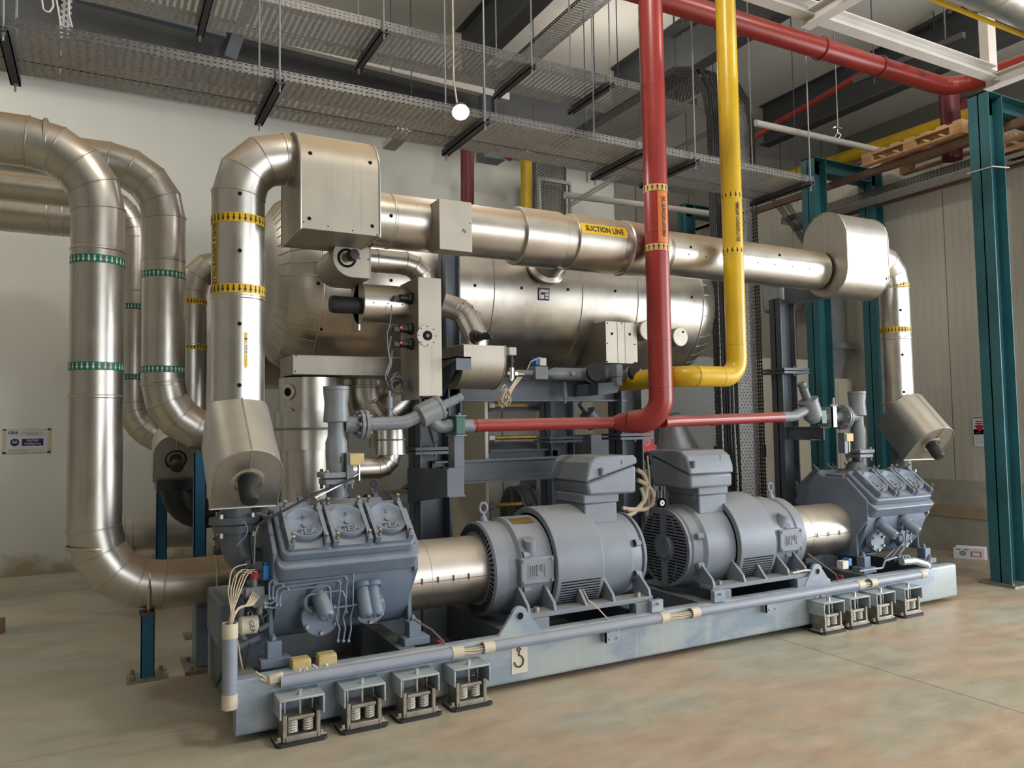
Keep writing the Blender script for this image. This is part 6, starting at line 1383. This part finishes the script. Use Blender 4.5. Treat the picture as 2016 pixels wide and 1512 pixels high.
# ============================================================ large insulated pipes at the left
def big_pipe(name, pts, r, R, lab, bands=(), extra=(), mat='cladding', flow=-1, n=4):
    t = thing(name, pts[0] if Vector(pts[0]).x > -3 else pts[1], lab, 'pipe'); M = MB(); p = gore_bend(M, pts, r, R, n, 0, 48)
    for q, d in extra: M.ring(q, d, r)
    M.build('pipe_cladding', mat, t)
    for z in bands: M = MB(); band(M, (pts[1][0], pts[1][1], z), (0,0,1), r, .052, 30, 0, 1, flow); M.build('flow_tape', ['tape_green','paper'], t, label='green tape with white arrows')
    return t
ya = 5.62; xA = (P(131,1000,Y=ya).x+P(240,1000,Y=ya).x)/2; rA = .158
zh = P(370,1146,Y=ya).z; zt_ = P(40,277,Y=ya).z; xE = P(478,1140,Y=ya).x
TA = big_pipe('insulated_pipe', [(-3,ya,zt_),(xA,ya,zt_),(xA,ya,zh),(xE,ya,zh)], rA, .40, 'nearest large insulated pipe at far left, bending down and then right near the floor', (P(193,508,Y=ya-rA).z, P(190,720,Y=ya-rA).z),
    [((xA,ya,P(193,495,Y=ya).z),(0,0,1)), ((xA,ya,P(190,782,Y=ya).z),(0,0,1)), ((xA,ya,P(190,1075,Y=ya).z),(0,0,1)), ((P(292,1150,Y=ya).x,ya,zh),(1,0,0)), ((P(423,1145,Y=ya).x,ya,zh),(1,0,0)), ((P(90,300,Y=ya).x,ya,zt_),(1,0,0))])
yb = 6.6; xB = (P(277,600,Y=yb).x+P(366,600,Y=yb).x)/2
zt2 = P(250,325,Y=yb).z; zl2 = P(385,852,Y=yb).z
big_pipe('insulated_pipe', [(-3,yb,zt2),(xB,yb,zt2),(xB,yb,zl2),(1.15,yb,zl2)], .158, .40, 'second large insulated pipe from the left, bending right behind the hooded riser', (P(322,537,Y=yb-.158).z, P(320,726,Y=yb-.158).z),
    [((xB,yb,P(322,515,Y=yb).z),(0,0,1)), ((xB,yb,P(322,758,Y=yb).z),(0,0,1))], flow=1)
yc = 7.9; xC = P(261,650,Y=yc).x; zt3 = P(60,372,Y=yc).z; zl3 = P(300,868,Y=yc).z
big_pipe('insulated_pipe', [(-4,yc,zt3),(xC,yc,zt3),(xC,yc,zl3),(1.3,yc,zl3)], .125, .36, 'thin insulated pipe between the two large ones, ending in a low bend', (P(262,603,Y=yc-.1).z, P(259,742,Y=yc-.1).z), [((xC,yc,P(262,574,Y=yc).z),(0,0,1))], flow=-1, n=7)
zt4 = P(60,425,Y=8.6).z
big_pipe('insulated_pipe', [(-4,8.6,zt4),(P(225,440,Y=8.6).x,8.6,zt4),(P(225,440,Y=8.6).x,8.6,2.4)], .17, .30, 'lowest of the insulated pipes passing behind the nearest one at far left', (), [((P(95,425,Y=8.6).x,8.6,zt4),(1,0,0)), ((P(125,425,Y=8.6).x,8.6,zt4),(1,0,0))])
# support post under the nearest pipe
def post(px_, y, z1, lab, w=.08):
    x_ = P(px_,1300,Y=y).x; t = thing('support_post', (x_,y,0), lab, 'support'); M = MB(); M.box(x_-w/2, x_+w/2, y-.04, y-.034, .014, z1); M.box(x_-w/2, x_-w/2+.006, y-.04, y+.04, .014, z1); M.box(x_+w/2-.006, x_+w/2, y-.04, y+.04, .014, z1); M.box(x_-w/2, x_+w/2, y-.03, y-.024, .014, z1-.1); M.build('channel', 'blue_paint', t)
    M = MB(); M.box(x_-.12, x_+.12, y-.10, y+.10, 0, .014); M.build('base_plate', 'steel_dirty', t)
    for i in (-1,1):
        for j in (-1,1): M = MB(); bolt(M, (x_+i*.085,y+j*.07,.014), (0,0,1), .013, .03); M.build('anchor_bolt', 'steel_dirty', t)
    return t
tp = post(290, ya, zh-rA-.002, 'short blue steel post bolted to the floor under the nearest large pipe')
M = MB(); x_ = P(292,1150,Y=ya).x; M.tube([Vector((x_,ya-(rA+.006)*math.cos(a),zh+(rA+.006)*math.sin(a))) for a in [-1.3+i*.25 for i in range(24)]], .006, 8); M.build('strap', 'steel', tp)
M = MB(); x_ = P(290,1150,Y=ya).x; M.box(x_-.045,x_+.045,ya-.05,ya+.05,zh-rA-.02,zh-rA); M.build('cap_plate','rust_brown',tp)
# ============================================================ the second unit standing behind
DYU = 2.65
pts_b = P(315,1000,Y=8.0); 
M = MB(); 
for px_, y_, zt_, lab, w in ((393, 6.55, P(393,890,Y=6.55).z, 'blue steel post behind the left riser, the nearer one', .09), (318, 7.9, P(318,930,Y=7.9).z, 'blue steel post behind the left riser, the farther one', .09)):
    x_ = P(px_,1000,Y=y_).x; t = thing('support_post', (x_,y_,0), lab, 'support'); M = MB(); M.box(x_-w/2,x_+w/2,y_-.04,y_-.032,.012,zt_); M.box(x_-w/2,x_-w/2+.008,y_-.04,y_+.05,.012,zt_); M.box(x_+w/2-.008,x_+w/2,y_-.04,y_+.05,.012,zt_); M.build('channel','blue_paint',t)
    M = MB(); M.box(x_-.11,x_+.11,y_-.1,y_+.1,0,.012); M.build('base_plate','steel_dirty',t)
C3 = copy_tree(C1, (.18, DYU+.4, 0), 'dark compressor of the rear unit, glimpsed behind the left riser')
C4 = copy_tree(MO1, (.1, DYU+.0, 0), 'dark electric motor of the rear unit, behind the frame columns')
C5 = copy_tree(MO2, (.1, DYU+.0, 0), 'dark electric motor of the rear unit, behind the gap between the motors')
t = thing('skid_frame', (3.7, 7.35, .03), 'dark steel skid of the rear unit under the far compressors', 'machine skid')
M = MB(); M.px(beam_profile(SY+DYU, SY+DYU+.10, .035, ST), .75, 6.8); M.build('side_beam', 'machine_grey_dark', t, smooth=.6)
M = MB(); M.px(beam_profile(5.25+DYU, 5.35+DYU, .035, ST), .75, 6.8); M.build('side_beam', 'machine_grey_dark', t, smooth=.6)
for x_ in (.9, 1.8, 2.4, 3.4, 5.1, 6.5):
    M = MB(); M.box(x_-.05, x_+.05, SY+DYU+.1, 5.25+DYU, .06, ST-.006); M.build('cross_beam', 'machine_grey_dark', t)
    M = MB(); M.box(x_-.1, x_+.1, SY+DYU, 5.3+DYU, 0, .036); M.build('pad', 'black_rubber', t)
# rear riser: elbow, hood with knob, pipe into the dark flange
yr = 7.45; xr = P(377,600,Y=yr).x
t = riser(xr, yr, 'rear suction riser half hidden behind the left one, with yellow arrow tapes', 1, bands=(P(377,596,Y=yr).z, P(377,684,Y=yr).z), boxx=.6, full=False, mat='cladding', zt=P(400,520,Y=yr).z, r=.13)
hood(t, P(348,880,Y=7.0).x, 7.35, P(350,880,Y=7.2).z, .30, .17, 1, True, 'cladding_worn', .35)
M = MB(); x_ = P(350,960,Y=7.2).x; z_ = P(350,950,Y=7.2).z; M.pz([(x_-.17,7.1),(x_+.2,7.1),(x_+.2,7.4),(x_-.17,7.4)], z_-.06, z_+.02); M.tube(arc([(x_,7.25,z_),(x_,7.25,z_-.28),(x_+.35,7.25,z_-.28)], .22, 6), .13, 24); M.build('inlet_flange', 'black_plastic', t, smooth=.5)
ys = 8.3; a = P(238,1050,Y=ys); e = P(360,1045,Y=ys)
pipe('insulated_pipe', [(a.x-.1,ys,a.z),(e.x+.1,ys,e.z)], .16, 'cladding_worn', 'short horizontal insulated pipe of the rear unit behind the nearest large pipe', extra=lambda M, p: (M.ring(P(258,1050,Y=ys),(1,0,0),.16), M.ring(P(243,1050,Y=ys),(1,0,0),.16)))
t = post(255, ys, a.z-.17, 'dark support under the short rear pipe')
t = thing('insulated_vessel', (3.5, 8.75, TZ), 'second horizontal insulated vessel of the rear unit, mostly hidden', 'vessel'); vessel(t, 1.42, 5.3, 8.75, 'cladding_clean', False)
# board, plate and wires at the wall
M = MB(); q = P(285,1090,Y=9.0); M.box(q.x-.13,q.x+.13,9.0,9.03,.35,.70); M.build('board','cream_enamel',label='stained cream board leaning low behind the rear pipe',cat='board')
# rear frame leg by the floor at the near left end of the skid
t = thing('oil_cooler_leg', (.70, 5.6, 0), 'grey box leg on a bolted plate behind the near end of the skid', 'support')
q = P(408,1240,Y=5.6); M = MB(); M.box(q.x-.07,q.x+.15,5.6,5.85,.02,P(408,1195,Y=5.6).z); M.build('leg','machine_grey',t,bevel=.008)
M = MB(); M.box(q.x-.14,q.x+.2,5.52,5.9,0,.02)
for i,j in ((-.10,5.56),(-.10,5.8),(.16,5.56)): bolt(M,(q.x+i,j,.02),(0,0,1),.013,.025)
M.build('base_plate','steel_dirty',t)
M = MB(); q = P(440,1230,Y=5.0); M.box(q.x-.06,q.x+.10,4.75,5.3,.33,P(440,1170,Y=5.0).z); M.build('oil_tank','machine_grey',bevel=.02,label='blue grey oil sump box at the left end of the left compressor',cat='tank')

# ============================================================ controls at the left end of the left compressor
yz = 4.42
t = thing('solenoid_valve', P(500,1130,Y=yz), 'black and red solenoid stack with blue coil, left end of the left compressor', 'valve')
q = P(527,1124,Y=yz); M = MB(); M.box(q.x-.03,q.x+.03,yz-.03,yz+.06,q.z-.045,q.z+.035)
for k in range(3): M.cyl((q.x-.015,yz-.015+k*.028,q.z+.035),(q.x-.015,yz-.015+k*.028,q.z+.046),.010,seg=12)
M.build('coil_block','blue_bright',t,bevel=.004)
q = P(497,1118,Y=yz); M = MB(); M.box(q.x-.03,q.x+.055,yz-.02,yz+.06,q.z-.02,q.z+.03); M.box(q.x-.05,q.x-.01,yz-.03,yz+.02,q.z+.0,q.z+.045); M.build('plug','black_plastic',t,bevel=.006)
q = P(500,1136,Y=yz); M = MB(); M.cyl(q+Vector((0,-.02,.025)),q+Vector((0,-.02,0)),.024,seg=14); M.build('red_cap','print_red',t)
M = MB(); M.cyl(q+Vector((0,-.02,0)),q+Vector((0,-.02,-.06)),.014,seg=10); M.box(q.x-.05,q.x+.05,yz-.04,yz+.02,q.z-.10,q.z-.05); M.box(q.x-.01,q.x+.07,yz-.03,yz+.05,q.z-.16,q.z-.10); M.cyl(q+Vector((-.09,0,-.07)),q+Vector((.02,0,-.07)),.017,seg=10); M.cyl(q+Vector((.03,0,-.10)),q+Vector((.03,0,-.20)),.016,seg=10); M.build('manifold','valve_grey',t,bevel=.003)
M = MB(); rnd = random.Random(5)
for k in range(10):
    a_ = P(482+rnd.uniform(0,38),1150+rnd.uniform(0,60),Y=yz+.03); M.tube([a_, a_+Vector((rnd.uniform(-.04,.04),0,-.05)), a_+Vector((rnd.uniform(-.05,.05),.03,-.12))], .006, 6); bolt(M, a_, (0,-1,0), .012, .02)
M.build('control_fittings','machine_grey_dark',t)
q = P(489,1230,Y=yz+.03); M = MB(); M.lathe([(0,0),(0,.040),(.01,.050),(.09,.050),(.10,.040),(.10,0)], q-Vector((.05,0,0)), (1,0,0), 24); put_text(M,'GEA',.035,(q+Vector((.01,-.0515,.0)),(.2,0,-1),(1,0,.2),(0,-1,0)),1)
M.build('oil_filter',['label_cream','ink'],t,smooth=.5,label='white filter cartridge with black lettering')
M = MB(); M.cyl(P(510,1240,Y=yz),P(530,1228,Y=yz),.014,seg=10); M.cyl(P(512,1255,Y=yz+.03),P(470,1275,Y=yz+.03),.02,seg=12); M.tube(arc([P(478,1190,Y=yz+.05),P(470,1240,Y=yz+.05),P(482,1262,Y=yz+.05),P(512,1262,Y=yz+.05)],.06,4),.016,10); M.build('oil_hose','machine_grey_dark',t)
M = MB(); rnd = random.Random(9)
top = P(455,1222,Y=4.21)
for k in range(6):
    e = P(486+k*4, 1112+k*3, Y=yz-.03); m1 = P(449+k*5.5,1165-k*2,Y=4.3); M.tube(arc([top+Vector((rnd.uniform(-.015,.015),rnd.uniform(-.012,.012),-.03)), top+Vector((k*.002,0,.05)), m1, P(456+k*7,1122+rnd.uniform(-6,6),Y=4.36), e+Vector((0,0,rnd.uniform(-.03,.01)))], .06, 3), .0034, 6)
for k in range(5):
    e = P(500+k*3, 1160+k*3, Y=yz-.03); M.tube(arc([top+Vector((rnd.uniform(-.012,.012),rnd.uniform(-.01,.01),-.03)), top+Vector((.02,0,.05+k*.005)), P(485+k*3,1192,Y=4.32), e], .06, 3), .0042, 6)
M.build('cable_bundle','cable_cream',label='fan of cream cables rising from the upright conduit to the black solenoids',cat='cable')
for pts,r_,mat_,lab in (([(498,1105),(494,1060),(497,1040),(520,1025),(560,1005),(620,972),(700,940)],.007,'black_rubber','black cable running from the left controls up to the pressure switch'),([(500,1110),(502,1050),(508,1035)],.005,'valve_grey','thin grey tube rising at the left end plate'),
     ([(478,1026),(486,1032),(488,1050),(478,1062),(465,1075)],.003,'valve_grey','thin wire curling under the left riser flange'),([(468,1262),(474,1300),(480,1325)],.004,'cable_cream','thin cream wire beside the upright conduit'),([(492,1265),(484,1300),(480,1330)],.005,'black_rubber','thin black wire beside the upright conduit')):
    M = MB(); M.tube(arc([P(a_,e_,Y=4.40) for a_,e_ in pts],.06,4),r_,6); M.build('wire',mat_,label=lab,cat='wire')
M = MB(); M.cyl(P(425,1350,Y=4.6),P(446,1310,Y=4.55),.012,seg=8); M.build('hose_end','green_paint',label='short dark green hose end by the upright conduit',cat='hose')
q = P(700,944,Y=AY-.1); M = MB(); M.tube(arc([P(705,933,Y=AY-.1),P(690,943,Y=AY-.1),P(664,958,Y=AY-.12),P(620,980,Y=AY-.2)],.05,3),.005,6); M.build('wire','steel',label='bright tube clipped across the left check valve foot',cat='wire')
sc = bpy.context.scene
sc.view_settings.view_transform = 'Standard'; sc.view_settings.look = 'None'; sc.view_settings.gamma = 1.0; sc.view_settings.use_curve_mapping = False
sc.view_settings.exposure = EXPOSURE
sc.cycles.use_denoising = True; sc.cycles.max_bounces = 8; sc.cycles.transparent_max_bounces = 24; sc.cycles.sample_clamp_indirect = 6
